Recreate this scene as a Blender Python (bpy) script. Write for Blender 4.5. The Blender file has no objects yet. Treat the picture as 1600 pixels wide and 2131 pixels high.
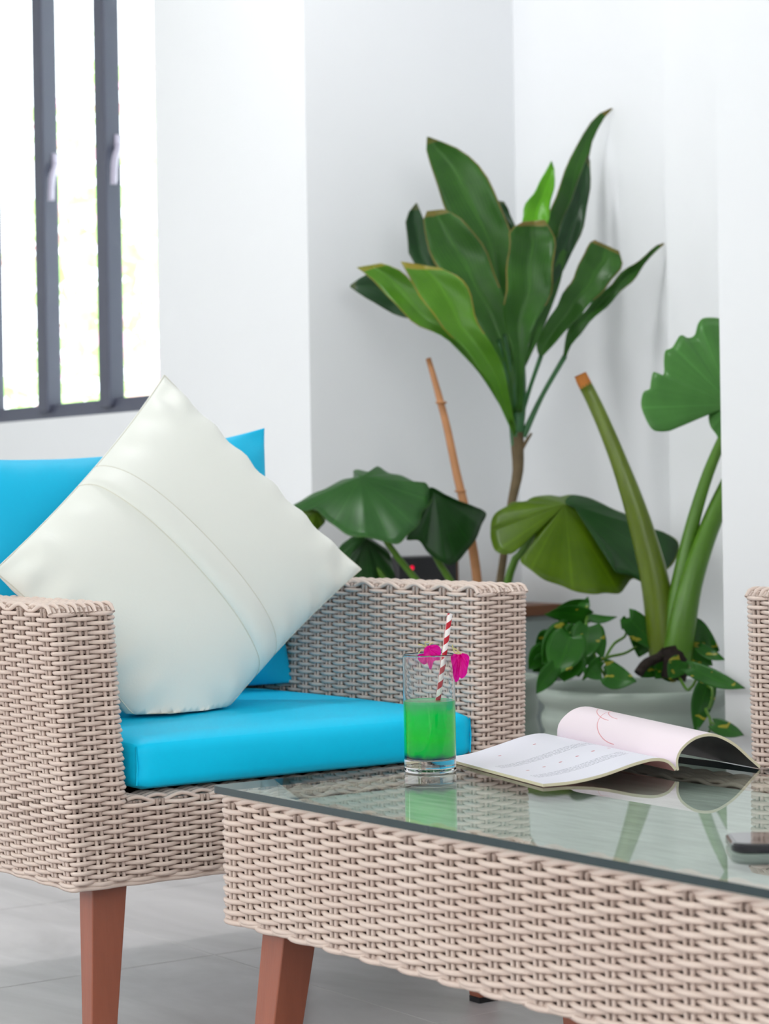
import bpy, bmesh, math, random
import numpy as np
from mathutils import Vector, Matrix

random.seed(7)
rng = np.random.default_rng(7)
sc = bpy.context.scene
COL = sc.collection
PI = math.pi
FLOOR = -0.017                      # the floor; heights below are measured from 0.72 m under the lens

def lin(r, g, b):
    f = lambda c: (c / 255 / 12.92) if c / 255 <= 0.04045 else ((c / 255 + 0.055) / 1.055) ** 2.4
    return (f(r), f(g), f(b))

# ------------------------------------------------------------------ camera
F_PX, W_PX, H_PX = 4600.0, 1600.0, 2131.0
YAW, PITCH, ROLL = math.radians(35.35), math.radians(-0.32), math.radians(-0.92)
CAM = Vector((0, 0, 0.72))
_f = Vector((math.sin(YAW) * math.cos(PITCH), math.cos(YAW) * math.cos(PITCH), math.sin(PITCH)))
_r0 = Vector((math.cos(YAW), -math.sin(YAW), 0))
_u0 = _r0.cross(_f)
_r = _r0 * math.cos(ROLL) + _u0 * math.sin(ROLL)
_u = _u0 * math.cos(ROLL) - _r0 * math.sin(ROLL)
cam_data = bpy.data.cameras.new('camera')
cam = bpy.data.objects.new('camera', cam_data)
COL.objects.link(cam)
cam.matrix_world = Matrix.Translation(CAM) @ Matrix((_r, _u, -_f)).transposed().to_4x4()
cam_data.sensor_fit = 'HORIZONTAL'
cam_data.sensor_width = 24.0
cam_data.lens = 24.0 * F_PX / W_PX
cam_data.clip_start = 0.05
cam_data.clip_end = 100
cam_data.dof.use_dof = True
cam_data.dof.focus_distance = 2.72
cam_data.dof.aperture_fstop = 7.5
sc.camera = cam

# ------------------------------------------------------------------ sky, sun, exposure
SKY = 6.0
w = bpy.data.worlds.new('sky')
sc.world = w
w.use_nodes = True
bg = w.node_tree.nodes['Background']
bg.inputs[0].default_value = (0.955, 0.985, 1.0, 1)
bg.inputs[1].default_value = SKY
sun_d = bpy.data.lights.new('sun', 'SUN')
sun_d.energy = 9.0
sun_d.angle = 0.02
sun = bpy.data.objects.new('sun', sun_d)
COL.objects.link(sun)
sun.rotation_euler = (math.radians(20), math.radians(14), 0)
SILL, HEAD = 1.3, 2.85           # unseen openings, sized for the daylight they let in, left, behind and in front
FX0, FX1 = -2.4, 1.6
LY0, LY1 = 0.6, 5.2
BX0, BX1 = -2.6, -1.0
def portal(name, loc, rot, sx, sy):         # sampling portals in the room's openings (they give no light of their own)
    d = bpy.data.lights.new(name, 'AREA')
    d.shape = 'RECTANGLE'; d.size = sx; d.size_y = sy
    o = bpy.data.objects.new(name, d); COL.objects.link(o)
    o.location = loc; o.rotation_euler = rot
    d.cycles.is_portal = True
    return o
portal('portal_left', (-3.0, (LY0 + LY1) / 2, (SILL + HEAD) / 2), (0, -PI / 2, 0), HEAD - SILL, LY1 - LY0)
portal('portal_back', ((BX0 + BX1) / 2, 7.5, (SILL + HEAD) / 2), (-PI / 2, 0, 0), BX1 - BX0, HEAD - SILL)
portal('portal_window', (3.02, 5.94, 1.73), (0, PI / 2, 0), 1.53, 1.9)
portal('portal_front', ((FX0 + FX1) / 2, -2.5, (SILL + HEAD) / 2), (PI / 2, 0, 0), FX1 - FX0, HEAD - SILL)
vs = sc.view_settings
vs.view_transform = 'Standard'
vs.look = 'None'
vs.gamma = 1.0
vs.use_curve_mapping = False
vs.exposure = -0.27

# ------------------------------------------------------------------ helpers
def P(x, y, d):
    """point seen at pixel (x, y), d metres along the view axis"""
    return CAM + (_f + _r * ((x - W_PX / 2) / F_PX) - _u * ((y - H_PX / 2) / F_PX)) * d

def mesh(name, verts, faces, smooth=True, uvs=None, mats=None, fmat=None):
    me = bpy.data.meshes.new(name)
    me.from_pydata([tuple(v) for v in verts], [], faces)
    if uvs is not None:
        l = me.uv_layers.new(name='UVMap')
        idx = np.zeros(len(me.loops), dtype=np.int32); me.loops.foreach_get('vertex_index', idx)
        l.data.foreach_set('uv', np.asarray(uvs, dtype=np.float32)[idx].ravel())
    if smooth:
        me.polygons.foreach_set('use_smooth', [True] * len(me.polygons))
    for m in (mats or []):
        me.materials.append(m)
    if fmat is not None:
        me.polygons.foreach_set('material_index', fmat)
    me.update()
    return me

def obj(name, me, parent=None):
    o = bpy.data.objects.new(name, me)
    COL.objects.link(o)
    if parent is not None:
        o.parent = parent
    return o

def thing(name, label, cat, loc=(0, 0, 0), rz=0, group=None):
    o = bpy.data.objects.new(name, None)
    o.empty_display_size = 0.1
    COL.objects.link(o)
    o.location = loc; o.rotation_euler = (0, 0, rz)
    return tag(o, label, cat, group)

def tag(o, label, cat, group=None):
    o['label'] = label; o['category'] = cat
    if group: o['group'] = group
    return o

def struct(o):
    o['kind'] = 'structure'
    return o

class MB:
    """collects geometry for one mesh"""
    def __init__(s): s.v = []; s.f = []; s.uv = []; s.fm = []
    def add(s, v, f, uv=None, m=0):
        n = len(s.v); s.v += [tuple(p) for p in v]
        s.f += [tuple(i + n for i in q) for q in f]
        s.uv += list(uv) if uv is not None else [(0, 0)] * len(v)
        s.fm += [m] * len(f)
    def box(s, a, b, m=0):
        x0, y0, z0 = a; x1, y1, z1 = b
        v = [(x0, y0, z0), (x1, y0, z0), (x1, y1, z0), (x0, y1, z0), (x0, y0, z1), (x1, y0, z1), (x1, y1, z1), (x0, y1, z1)]
        s.add(v, [(0, 3, 2, 1), (4, 5, 6, 7), (0, 1, 5, 4), (1, 2, 6, 5), (2, 3, 7, 6), (3, 0, 4, 7)], m=m)
    def hexa(s, bot, top, m=0):
        s.add(list(bot) + list(top), [(0, 3, 2, 1), (4, 5, 6, 7), (0, 1, 5, 4), (1, 2, 6, 5), (2, 3, 7, 6), (3, 0, 4, 7)], m=m)
    def tube(s, pts, rad, sides=8, cap=True, closed=False, flat=1.0, m=0):
        pts = np.asarray(pts, float); n = len(pts)
        rad = np.broadcast_to(np.asarray(rad, float), (n,))
        if closed:
            t = np.roll(pts, -1, 0) - np.roll(pts, 1, 0)
        else:
            t = np.gradient(pts, axis=0)
        t /= np.linalg.norm(t, axis=1)[:, None] + 1e-12
        up = np.array([0, 0, 1.0])
        if abs(t[:, 2]).mean() > 0.8: up = np.array([0.3, 1.0, 0])
        a = np.cross(t, up); a /= np.linalg.norm(a, axis=1)[:, None] + 1e-12
        b = np.cross(a, t)
        th = np.arange(sides) * 2 * PI / sides
        ring = pts[:, None] + rad[:, None, None] * (np.cos(th)[None, :, None] * a[:, None] * flat + np.sin(th)[None, :, None] * b[:, None])
        v = ring.reshape(-1, 3)
        i = np.arange(n if closed else n - 1)[:, None]; j = np.arange(sides)[None]
        i2 = (i + 1) % n; j2 = (j + 1) % sides
        f = np.stack([i * sides + j, i * sides + j2, i2 * sides + j2, i2 * sides + j], -1).reshape(-1, 4).tolist()
        L = np.linspace(0, 1, n)
        uv = np.stack(np.broadcast_arrays((j / sides), L[:, None]), -1).reshape(-1, 2)
        if cap and not closed:
            f += [list(range(sides)), list(range((n - 1) * sides, n * sides))[::-1]]
            f[-2] = f[-2]
        s.add(v.tolist(), f, uv.tolist(), m)
    def lathe(s, prof, c=(0, 0, 0), seg=40, flute=None, m=0):
        prof = np.asarray(prof, float); n = len(prof)
        th = np.arange(seg) * 2 * PI / seg
        r = prof[:, 0][:, None] * np.ones(seg)[None]
        if flute is not None:
            r = r + flute(prof[:, 1])[:, None] * np.cos(th * 0 + 1)[None] * 0 + flute(prof[:, 1])[:, None] * np.abs(np.sin(th * 11))[None]
        v = np.stack([c[0] + r * np.cos(th), c[1] + r * np.sin(th), c[2] + np.broadcast_to(prof[:, 1][:, None], r.shape)], -1).reshape(-1, 3)
        i = np.arange(n - 1)[:, None]; j = np.arange(seg)[None]; j2 = (j + 1) % seg
        f = np.stack([i * seg + j, i * seg + j2, (i + 1) * seg + j2, (i + 1) * seg + j], -1).reshape(-1, 4).tolist()
        s.add(v.tolist(), f, None, m)
    def grid(s, pts, uv=None, m=0):
        pts = np.asarray(pts, float); a, b = pts.shape[:2]
        i = np.arange(a - 1)[:, None]; j = np.arange(b - 1)[None]
        f = np.stack([i * b + j, i * b + j + 1, (i + 1) * b + j + 1, (i + 1) * b + j], -1).reshape(-1, 4).tolist()
        s.add(pts.reshape(-1, 3).tolist(), f, None if uv is None else np.asarray(uv).reshape(-1, 2).tolist(), m)
    def build(s, name, mats, parent=None, smooth=True, uv=False):
        if not isinstance(mats, (list, tuple)): mats = [mats]
        me = mesh(name, s.v, s.f, smooth, s.uv if uv else None, mats, s.fm)
        return obj(name, me, parent)

def bevel(o, wd, seg=2):
    m = o.modifiers.new('bevel', 'BEVEL'); m.width = wd; m.segments = seg; m.limit_method = 'ANGLE'
    m.harden_normals = False
    return o

def catmull(pts, n, closed=False):
    pts = np.asarray(pts, float)
    if closed:
        p = np.vstack([pts[-1], pts, pts[0], pts[1]]); segs = len(pts)
    else:
        p = np.vstack([2 * pts[0] - pts[1], pts, 2 * pts[-1] - pts[-2]]); segs = len(pts) - 1
    d = np.linalg.norm(np.diff(p[1:segs + 2], axis=0), axis=1); cum = np.concatenate([[0], np.cumsum(d)])
    s = np.linspace(0, cum[-1], n, endpoint=not closed)
    out = []
    for x in s:
        k = min(int(np.searchsorted(cum, x, side='right')) - 1, segs - 1)
        t = (x - cum[k]) / (d[k] + 1e-12)
        a, b, c, e = p[k], p[k + 1], p[k + 2], p[k + 3]
        out.append(0.5 * (2 * b + (c - a) * t + (2 * a - 5 * b + 4 * c - e) * t * t + (3 * b - a - 3 * c + e) * t ** 3))
    return np.array(out)

# ------------------------------------------------------------------ materials
def newmat(name):
    m = bpy.data.materials.new(name); m.use_nodes = True
    nt = m.node_tree; nt.nodes.clear()
    out = nt.nodes.new('ShaderNodeOutputMaterial')
    return m, nt, out

def node(nt, typ, **kw):
    n = nt.nodes.new(typ)
    for k, v in kw.items():
        if k.startswith('i_'):
            n.inputs[k[2:].replace('_', ' ')].default_value = v
        else:
            setattr(n, k, v)
    return n

def math_n(nt, op, a, b=None, c=None):
    n = nt.nodes.new('ShaderNodeMath'); n.operation = op
    for i, x in enumerate((a, b, c)):
        if x is None: continue
        if isinstance(x, (int, float)): n.inputs[i].default_value = x
        else: nt.links.new(x, n.inputs[i])
    return n.outputs[0]

def mixc(nt, fac, a, b):
    n = nt.nodes.new('ShaderNodeMix'); n.data_type = 'RGBA'
    for k, x in ((0, fac), (6, a), (7, b)):
        if isinstance(x, (int, float)): n.inputs[k].default_value = x
        elif isinstance(x, tuple): n.inputs[k].default_value = (*x[:3], 1)
        else: nt.links.new(x, n.inputs[k])
    return n.outputs[2]

def pbr(name, col, rough=0.5, noise=0.0, nscale=8.0, bump=0.0, bscale=60.0, spec=0.5, sheen=0.0, coat=0.0, stretch=None, metal=0.0):
    """one Principled surface with a little noise in its colour and relief"""
    m, nt, out = newmat(name)
    b = node(nt, 'ShaderNodeBsdfPrincipled'); nt.links.new(b.outputs[0], out.inputs[0])
    b.inputs['Base Color'].default_value = (*col, 1)
    b.inputs['Roughness'].default_value = rough
    b.inputs['Specular IOR Level'].default_value = spec
    b.inputs['Sheen Weight'].default_value = sheen
    b.inputs['Coat Weight'].default_value = coat
    b.inputs['Metallic'].default_value = metal
    tc = node(nt, 'ShaderNodeTexCoord')
    vec = tc.outputs['Object']
    if stretch:
        mp = node(nt, 'ShaderNodeMapping'); mp.inputs['Scale'].default_value = stretch
        nt.links.new(vec, mp.inputs[0]); vec = mp.outputs[0]
    if noise:
        n = node(nt, 'ShaderNodeTexNoise', i_Scale=nscale, i_Detail=5.0)
        nt.links.new(vec, n.inputs['Vector'])
        lo = tuple(c * (1 - noise) for c in col); hi = tuple(min(1, c * (1 + noise)) for c in col)
        nt.links.new(mixc(nt, n.outputs['Fac'], lo, hi), b.inputs['Base Color'])
    if bump:
        n2 = node(nt, 'ShaderNodeTexNoise', i_Scale=bscale, i_Detail=4.0)
        nt.links.new(vec, n2.inputs['Vector'])
        bp = node(nt, 'ShaderNodeBump', i_Strength=bump, i_Distance=0.01)
        nt.links.new(n2.outputs['Fac'], bp.inputs['Height']); nt.links.new(bp.outputs[0], b.inputs['Normal'])
    return m

M = {}
M['wall'] = pbr('white_wall_paint', (0.86, 0.87, 0.89), 0.6, 0.015, 2.0, 0.02, 90)
M['ceil'] = pbr('ceiling_paint', (0.86, 0.86, 0.86), 0.7)
M['frame'] = pbr('grey_window_metal', lin(74, 77, 94), 0.4, 0.05, 20)
M['handle'] = pbr('handle_metal', lin(176, 170, 190), 0.35)
M['wood'] = pbr('reddish_leg_wood', lin(160, 90, 66), 0.28, 0.16, 14, 0.04, 60, coat=0.25, stretch=(6, 6, 0.8))
M['rubber'] = pbr('black_rubber', lin(22, 20, 24), 0.6)
M['core'] = pbr('dark_inner_frame', lin(104, 76, 68), 0.7)
M['under'] = pbr('dark_metal_underside', lin(40, 42, 58), 0.5)
M['blue'] = pbr('turquoise_vinyl', (0.001, 0.62, 0.97), 0.5, 0.04, 5, 0.05, 25, spec=0.2)
M['blue_fab'] = pbr('turquoise_cushion_cloth', (0.004, 0.50, 0.80), 0.55, 0.03, 6, 0.03, 300, spec=0.25, sheen=0.05)
M['white_fab'] = pbr('ivory_cushion_cloth', (0.80, 0.81, 0.755), 0.5, 0.02, 5, 0.03, 300, spec=0.35, sheen=0.2)
M['thread'] = pbr('ivory_piping', (0.66, 0.65, 0.56), 0.6)
M['pot'] = pbr('pale_green_grey_pot', lin(164, 176, 166), 0.36, 0.05, 6, 0.02, 30)
M['soil'] = pbr('dark_soil', lin(34, 24, 18), 0.95, 0.5, 60, 0.6, 80)
M['bark'] = pbr('brown_trunk_bark', lin(104, 88, 62), 0.8, 0.4, 40, 0.4, 60)
M['cane'] = pbr('dry_brown_cane', lin(176, 122, 78), 0.6, 0.2, 25, 0.2, 50)
M['phone'] = pbr('black_gloss_phone', lin(14, 14, 24), 0.12, coat=0.6)
M['screen'] = pbr('dark_phone_screen', lin(18, 18, 26), 0.05, coat=0.5)
M['box_black'] = pbr('black_plastic', lin(26, 26, 30), 0.45)
M['cab'] = pbr('grey_cabinet_paint', lin(150, 160, 158), 0.5, 0.05)
M['cab_top'] = pbr('brown_cabinet_top', lin(112, 66, 34), 0.45, 0.2, 10, stretch=(1, 8, 8))
M['cover'] = pbr('pink_magazine_cover', lin(222, 150, 150), 0.35)
M['dark_cover'] = pbr('black_magazine_cover', lin(16, 16, 18), 0.45)
M['pages'] = pbr('page_edges', lin(206, 196, 168), 0.7, 0.12, 80, stretch=(1, 1, 30))
M['ground'] = pbr('garden_ground', lin(200, 205, 190), 0.9, 0.1)

m, nt, out = newmat('woven_resin_wicker'); M['wicker'] = m
b = node(nt, 'ShaderNodeBsdfPrincipled', i_Roughness=0.42); nt.links.new(b.outputs[0], out.inputs[0])
b.inputs['Specular IOR Level'].default_value = 0.45
oi = node(nt, 'ShaderNodeObjectInfo')
tc = node(nt, 'ShaderNodeTexCoord')
n = node(nt, 'ShaderNodeTexNoise', i_Scale=9.0, i_Detail=3.0); nt.links.new(tc.outputs['Object'], n.inputs['Vector'])
c1 = mixc(nt, n.outputs['Fac'], lin(214, 191, 178), lin(238, 221, 210))
c2 = mixc(nt, math_n(nt, 'MULTIPLY', oi.outputs['Random'], 0.5), c1, lin(214, 192, 182))
nt.links.new(c2, b.inputs['Base Color'])

# leaves: UV.x runs across the blade, UV.y from base to tip
def leafmat(name, dark, light, rim=None, veins='strap', trans=0.35, gloss=0.35, varieg=None):
    m, nt, out = newmat(name)
    uv = node(nt, 'ShaderNodeUVMap'); sp = node(nt, 'ShaderNodeSeparateXYZ'); nt.links.new(uv.outputs[0], sp.inputs[0])
    x, y = sp.outputs[0], sp.outputs[1]
    tc = node(nt, 'ShaderNodeTexCoord')
    n = node(nt, 'ShaderNodeTexNoise', i_Scale=14.0, i_Detail=4.0); nt.links.new(tc.outputs['Object'], n.inputs['Vector'])
    if veins == 'strap':
        ax = math_n(nt, 'ABSOLUTE', math_n(nt, 'SUBTRACT', x, 0.5))
        wv = math_n(nt, 'MULTIPLY_ADD', math_n(nt, 'SINE', math_n(nt, 'ADD', math_n(nt, 'MULTIPLY', ax, 90.0), math_n(nt, 'MULTIPLY', y, -30.0))), 0.16, 0.0)
        rib = math_n(nt, 'LESS_THAN', ax, 0.035)
    else:   # veins fanning out from the middle: UV.x is the angle, UV.y the distance from the middle
        wv = math_n(nt, 'MULTIPLY_ADD', math_n(nt, 'SINE', math_n(nt, 'MULTIPLY', x, 2 * PI * 40)), 0.04, 0.0)
        fr = math_n(nt, 'ABSOLUTE', math_n(nt, 'SUBTRACT', math_n(nt, 'FRACT', math_n(nt, 'MULTIPLY', x, 11.0)), 0.5))
        rib = math_n(nt, 'LESS_THAN', fr, 0.04)
    fac = math_n(nt, 'ADD', n.outputs['Fac'], wv)
    col = mixc(nt, fac, dark, light)
    col = mixc(nt, math_n(nt, 'MULTIPLY', rib, 0.25), col, tuple(min(1, c * 1.35) for c in light))
    if varieg:
        v = node(nt, 'ShaderNodeTexNoise', i_Scale=26.0, i_Detail=2.0)
        mp = node(nt, 'ShaderNodeMapping'); mp.inputs['Scale'].default_value = (1, 1, 2.2)
        nt.links.new(tc.outputs['Object'], mp.inputs[0]); nt.links.new(mp.outputs[0], v.inputs['Vector'])
        k = math_n(nt, 'GREATER_THAN', v.outputs['Fac'], 0.65)
        col = mixc(nt, math_n(nt, 'MULTIPLY', k, 0.8), col, varieg)
    if rim:
        if veins == 'strap':
            e = math_n(nt, 'MAXIMUM', math_n(nt, 'MULTIPLY', math_n(nt, 'GREATER_THAN', ax, 0.475), math_n(nt, 'GREATER_THAN', y, 0.55)), math_n(nt, 'GREATER_THAN', math_n(nt, 'ADD', y, math_n(nt, 'MULTIPLY', n.outputs['Fac'], 0.04)), 0.985))
        else:
            e = math_n(nt, 'GREATER_THAN', y, 0.985)
        col = mixc(nt, math_n(nt, 'MULTIPLY', e, math_n(nt, 'MULTIPLY', n.outputs['Fac'], 0.9)), col, rim)
    b = node(nt, 'ShaderNodeBsdfPrincipled'); b.inputs['Roughness'].default_value = gloss
    b.inputs['Specular IOR Level'].default_value = 0.35
    t = node(nt, 'ShaderNodeBsdfTranslucent')
    nt.links.new(col, b.inputs['Base Color'])
    hs = node(nt, 'ShaderNodeHueSaturation'); hs.inputs['Value'].default_value = 1.5; nt.links.new(col, hs.inputs['Color'])
    nt.links.new(hs.outputs[0], t.inputs['Color'])
    mx = node(nt, 'ShaderNodeMixShader'); mx.inputs[0].default_value = trans
    nt.links.new(b.outputs[0], mx.inputs[1]); nt.links.new(t.outputs[0], mx.inputs[2])
    nt.links.new(mx.outputs[0], out.inputs[0])
    return m
BROWN = lin(170, 130, 70)
M['ti'] = leafmat('ti_leaf', lin(42, 84, 34), lin(74, 128, 46), BROWN)
M['ti_bright'] = leafmat('ti_leaf_bright', lin(70, 126, 26), lin(104, 158, 46), lin(196, 150, 60))
M['ti_dark'] = leafmat('ti_leaf_dark', lin(30, 62, 38), lin(56, 96, 54), lin(120, 120, 80))
M['ti_young'] = leafmat('ti_leaf_young', lin(78, 150, 16), lin(116, 188, 38), None)
M['broad'] = leafmat('broad_leaf', lin(38, 84, 36), lin(66, 122, 54), lin(90, 140, 60), 'fan')
M['broad_yellow'] = leafmat('broad_leaf_yellowish', lin(70, 104, 8), lin(112, 144, 26), lin(130, 150, 60), 'fan', trans=0.45)
M['broad_dark'] = leafmat('broad_leaf_dark', lin(26, 66, 26), lin(44, 92, 36), None, 'fan')
M['alocasia'] = leafmat('alocasia_leaf', lin(70, 126, 58), lin(98, 158, 78), lin(96, 160, 60), 'fan')
M['pothos'] = leafmat('pothos_leaf', lin(22, 84, 18), lin(56, 124, 28), None, 'strap', varieg=lin(190, 180, 60))
M['stem'] = pbr('green_stem', lin(78, 122, 26), 0.35, 0.25, 12, stretch=(6, 6, 1))
M['stem_dark'] = pbr('dark_green_stem', lin(46, 98, 52), 0.4, 0.2, 12)
M['stalk'] = pbr('cut_green_stalk', lin(92, 112, 22), 0.32, 0.35, 9, stretch=(8, 8, 1.2))
M['stalk_end'] = pbr('dry_cut_end', lin(178, 108, 36), 0.7, 0.35, 60)
M['bush'] = leafmat('garden_leaf', lin(168, 208, 130), lin(208, 232, 176), None)
M['pink'] = pbr('pink_blossom', lin(250, 190, 214), 0.6)

# floor tile
m, nt, out = newmat('pale_floor_tile'); M['tile'] = m
b = node(nt, 'ShaderNodeBsdfPrincipled', i_Roughness=0.32); nt.links.new(b.outputs[0], out.inputs[0])
g = node(nt, 'ShaderNodeNewGeometry')
mp = node(nt, 'ShaderNodeMapping'); mp.inputs['Scale'].default_value = (1.0, 0.35, 1); mp.inputs['Rotation'].default_value = (0, 0, 0.5)
nt.links.new(g.outputs['Position'], mp.inputs[0])
n = node(nt, 'ShaderNodeTexNoise', i_Scale=3.2, i_Detail=7.0, i_Roughness=0.62); n.inputs['Distortion'].default_value = 1.2
nt.links.new(mp.outputs[0], n.inputs['Vector'])
cr = node(nt, 'ShaderNodeValToRGB'); cr.color_ramp.elements[0].position = 0.35; cr.color_ramp.elements[1].position = 0.72
cr.color_ramp.elements[0].color = (*lin(170, 164, 164), 1); cr.color_ramp.elements[1].color = (*lin(210, 204, 205), 1)
nt.links.new(n.outputs['Fac'], cr.inputs[0]); nt.links.new(cr.outputs[0], b.inputs['Base Color'])
M['grout'] = pbr('light_grout', lin(235, 233, 230), 0.8)

# panel under the table glass: streaky grey
m, nt, out = newmat('streaked_grey_panel'); M['panel'] = m
b = node(nt, 'ShaderNodeBsdfPrincipled', i_Roughness=0.6); nt.links.new(b.outputs[0], out.inputs[0])
g = node(nt, 'ShaderNodeNewGeometry')
mp = node(nt, 'ShaderNodeMapping'); mp.inputs['Scale'].default_value = (60, 9, 1); mp.inputs['Rotation'].default_value = (0, 0, 0.25)
nt.links.new(g.outputs['Position'], mp.inputs[0])
n = node(nt, 'ShaderNodeTexNoise', i_Scale=1.6, i_Detail=6.0, i_Roughness=0.6); nt.links.new(mp.outputs[0], n.inputs['Vector'])
cr = node(nt, 'ShaderNodeValToRGB'); cr.color_ramp.elements[0].position = 0.3; cr.color_ramp.elements[1].position = 0.75
cr.color_ramp.elements[0].color = (*lin(180, 184, 176), 1); cr.color_ramp.elements[1].color = (*lin(226, 229, 222), 1)
nt.links.new(n.outputs['Fac'], cr.inputs[0]); nt.links.new(cr.outputs[0], b.inputs['Base Color'])

def pane_mat(name, tint, ior=1.5):
    m, nt, out = newmat(name)
    t = node(nt, 'ShaderNodeBsdfTransparent'); t.inputs[0].default_value = (*tint, 1)
    gl = node(nt, 'ShaderNodeBsdfGlossy'); gl.inputs['Roughness'].default_value = 0.0
    fr = node(nt, 'ShaderNodeFresnel'); fr.inputs[0].default_value = ior
    geo = node(nt, 'ShaderNodeNewGeometry')        # the outer surface mirrors; the inner one only lets light out
    k = math_n(nt, 'MULTIPLY', fr.outputs[0], math_n(nt, 'SUBTRACT', 1.0, geo.outputs['Backfacing']))
    mx = node(nt, 'ShaderNodeMixShader')
    nt.links.new(k, mx.inputs[0]); nt.links.new(t.outputs[0], mx.inputs[1]); nt.links.new(gl.outputs[0], mx.inputs[2])
    nt.links.new(mx.outputs[0], out.inputs[0])
    return m
M['pane'] = pane_mat('clear_pane', (0.97, 0.99, 0.99))
M['top_glass'] = pane_mat('table_glass', (0.92, 0.955, 0.94), 1.55)
M['glass_edge'] = pbr('green_glass_edge', lin(38, 58, 62), 0.12, coat=0.5)
m, nt, out = newmat('drinking_glass'); M['glass'] = m
b = node(nt, 'ShaderNodeBsdfPrincipled', i_Roughness=0.0); nt.links.new(b.outputs[0], out.inputs[0])
b.inputs['Transmission Weight'].default_value = 1.0; b.inputs['IOR'].default_value = 1.47
b.inputs['Base Color'].default_value = (0.99, 1, 1, 1)

# drink: layers of colour by height (object z in metres above the glass foot)
m, nt, out = newmat('layered_green_drink'); M['drink'] = m
tc = node(nt, 'ShaderNodeTexCoord'); sp = node(nt, 'ShaderNodeSeparateXYZ'); nt.links.new(tc.outputs['Object'], sp.inputs[0])
nz = node(nt, 'ShaderNodeTexNoise', i_Scale=45.0, i_Detail=3.0); nt.links.new(tc.outputs['Object'], nz.inputs['Vector'])
zz = math_n(nt, 'ADD', sp.outputs[2], math_n(nt, 'MULTIPLY', math_n(nt, 'SUBTRACT', nz.outputs['Fac'], 0.5), 0.014))
mr = node(nt, 'ShaderNodeMapRange'); nt.links.new(zz, mr.inputs[0]); mr.inputs[1].default_value = 0.0135; mr.inputs[2].default_value = 0.092
cr = node(nt, 'ShaderNodeValToRGB'); nt.links.new(mr.outputs[0], cr.inputs[0])
el = cr.color_ramp.elements
el[0].position = 0.0; el[0].color = (*lin(0, 70, 120), 1)
el[1].position = 1.0; el[1].color = (*lin(170, 235, 190), 1)
for p_, c_ in ((0.05, lin(0, 92, 110)), (0.12, lin(0, 236, 95)), (0.35, lin(0, 252, 70)), (0.7, lin(0, 254, 104)), (0.86, lin(96, 230, 150))):
    e = el.new(p_); e.color = (*c_, 1)
b = node(nt, 'ShaderNodeBsdfPrincipled', i_Roughness=0.08); nt.links.new(cr.outputs[0], b.inputs['Base Color'])
t = node(nt, 'ShaderNodeBsdfTranslucent'); nt.links.new(cr.outputs[0], t.inputs[0])
b.inputs['Specular IOR Level'].default_value = 0.1
mx = node(nt, 'ShaderNodeMixShader', i_Fac=0.18); nt.links.new(b.outputs[0], mx.inputs[1]); nt.links.new(t.outputs[0], mx.inputs[2])
nt.links.new(mx.outputs[0], out.inputs[0])

# straw: printed red spiral on white paper (object z along the straw)
m, nt, out = newmat('striped_paper_straw'); M['straw'] = m
uv = node(nt, 'ShaderNodeUVMap'); sp = node(nt, 'ShaderNodeSeparateXYZ'); nt.links.new(uv.outputs[0], sp.inputs[0])
ph = math_n(nt, 'FRACT', math_n(nt, 'ADD', math_n(nt, 'MULTIPLY', sp.outputs[1], 7.2), sp.outputs[0]))
k = math_n(nt, 'LESS_THAN', ph, 0.48)
b = node(nt, 'ShaderNodeBsdfPrincipled', i_Roughness=0.6); nt.links.new(b.outputs[0], out.inputs[0])
nt.links.new(mixc(nt, k, lin(240, 234, 232), lin(186, 14, 38)), b.inputs['Base Color'])

m, nt, out = newmat('magenta_petal'); M['petal'] = m
b = node(nt, 'ShaderNodeBsdfPrincipled', i_Roughness=0.5); b.inputs['Base Color'].default_value = (*lin(228, 0, 158), 1)
t = node(nt, 'ShaderNodeBsdfTranslucent'); t.inputs[0].default_value = (*lin(255, 10, 180), 1)
mx = node(nt, 'ShaderNodeMixShader', i_Fac=0.5); nt.links.new(b.outputs[0], mx.inputs[1]); nt.links.new(t.outputs[0], mx.inputs[2])
nt.links.new(mx.outputs[0], out.inputs[0])
M['stamen'] = pbr('pale_stamen', lin(196, 190, 120), 0.6)
m, nt, out = newmat('red_led'); M['led'] = m
e = node(nt, 'ShaderNodeEmission'); e.inputs[0].default_value = (1, 0.01, 0.06, 1); e.inputs[1].default_value = 1.2
nt.links.new(e.outputs[0], out.inputs[0])

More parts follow.
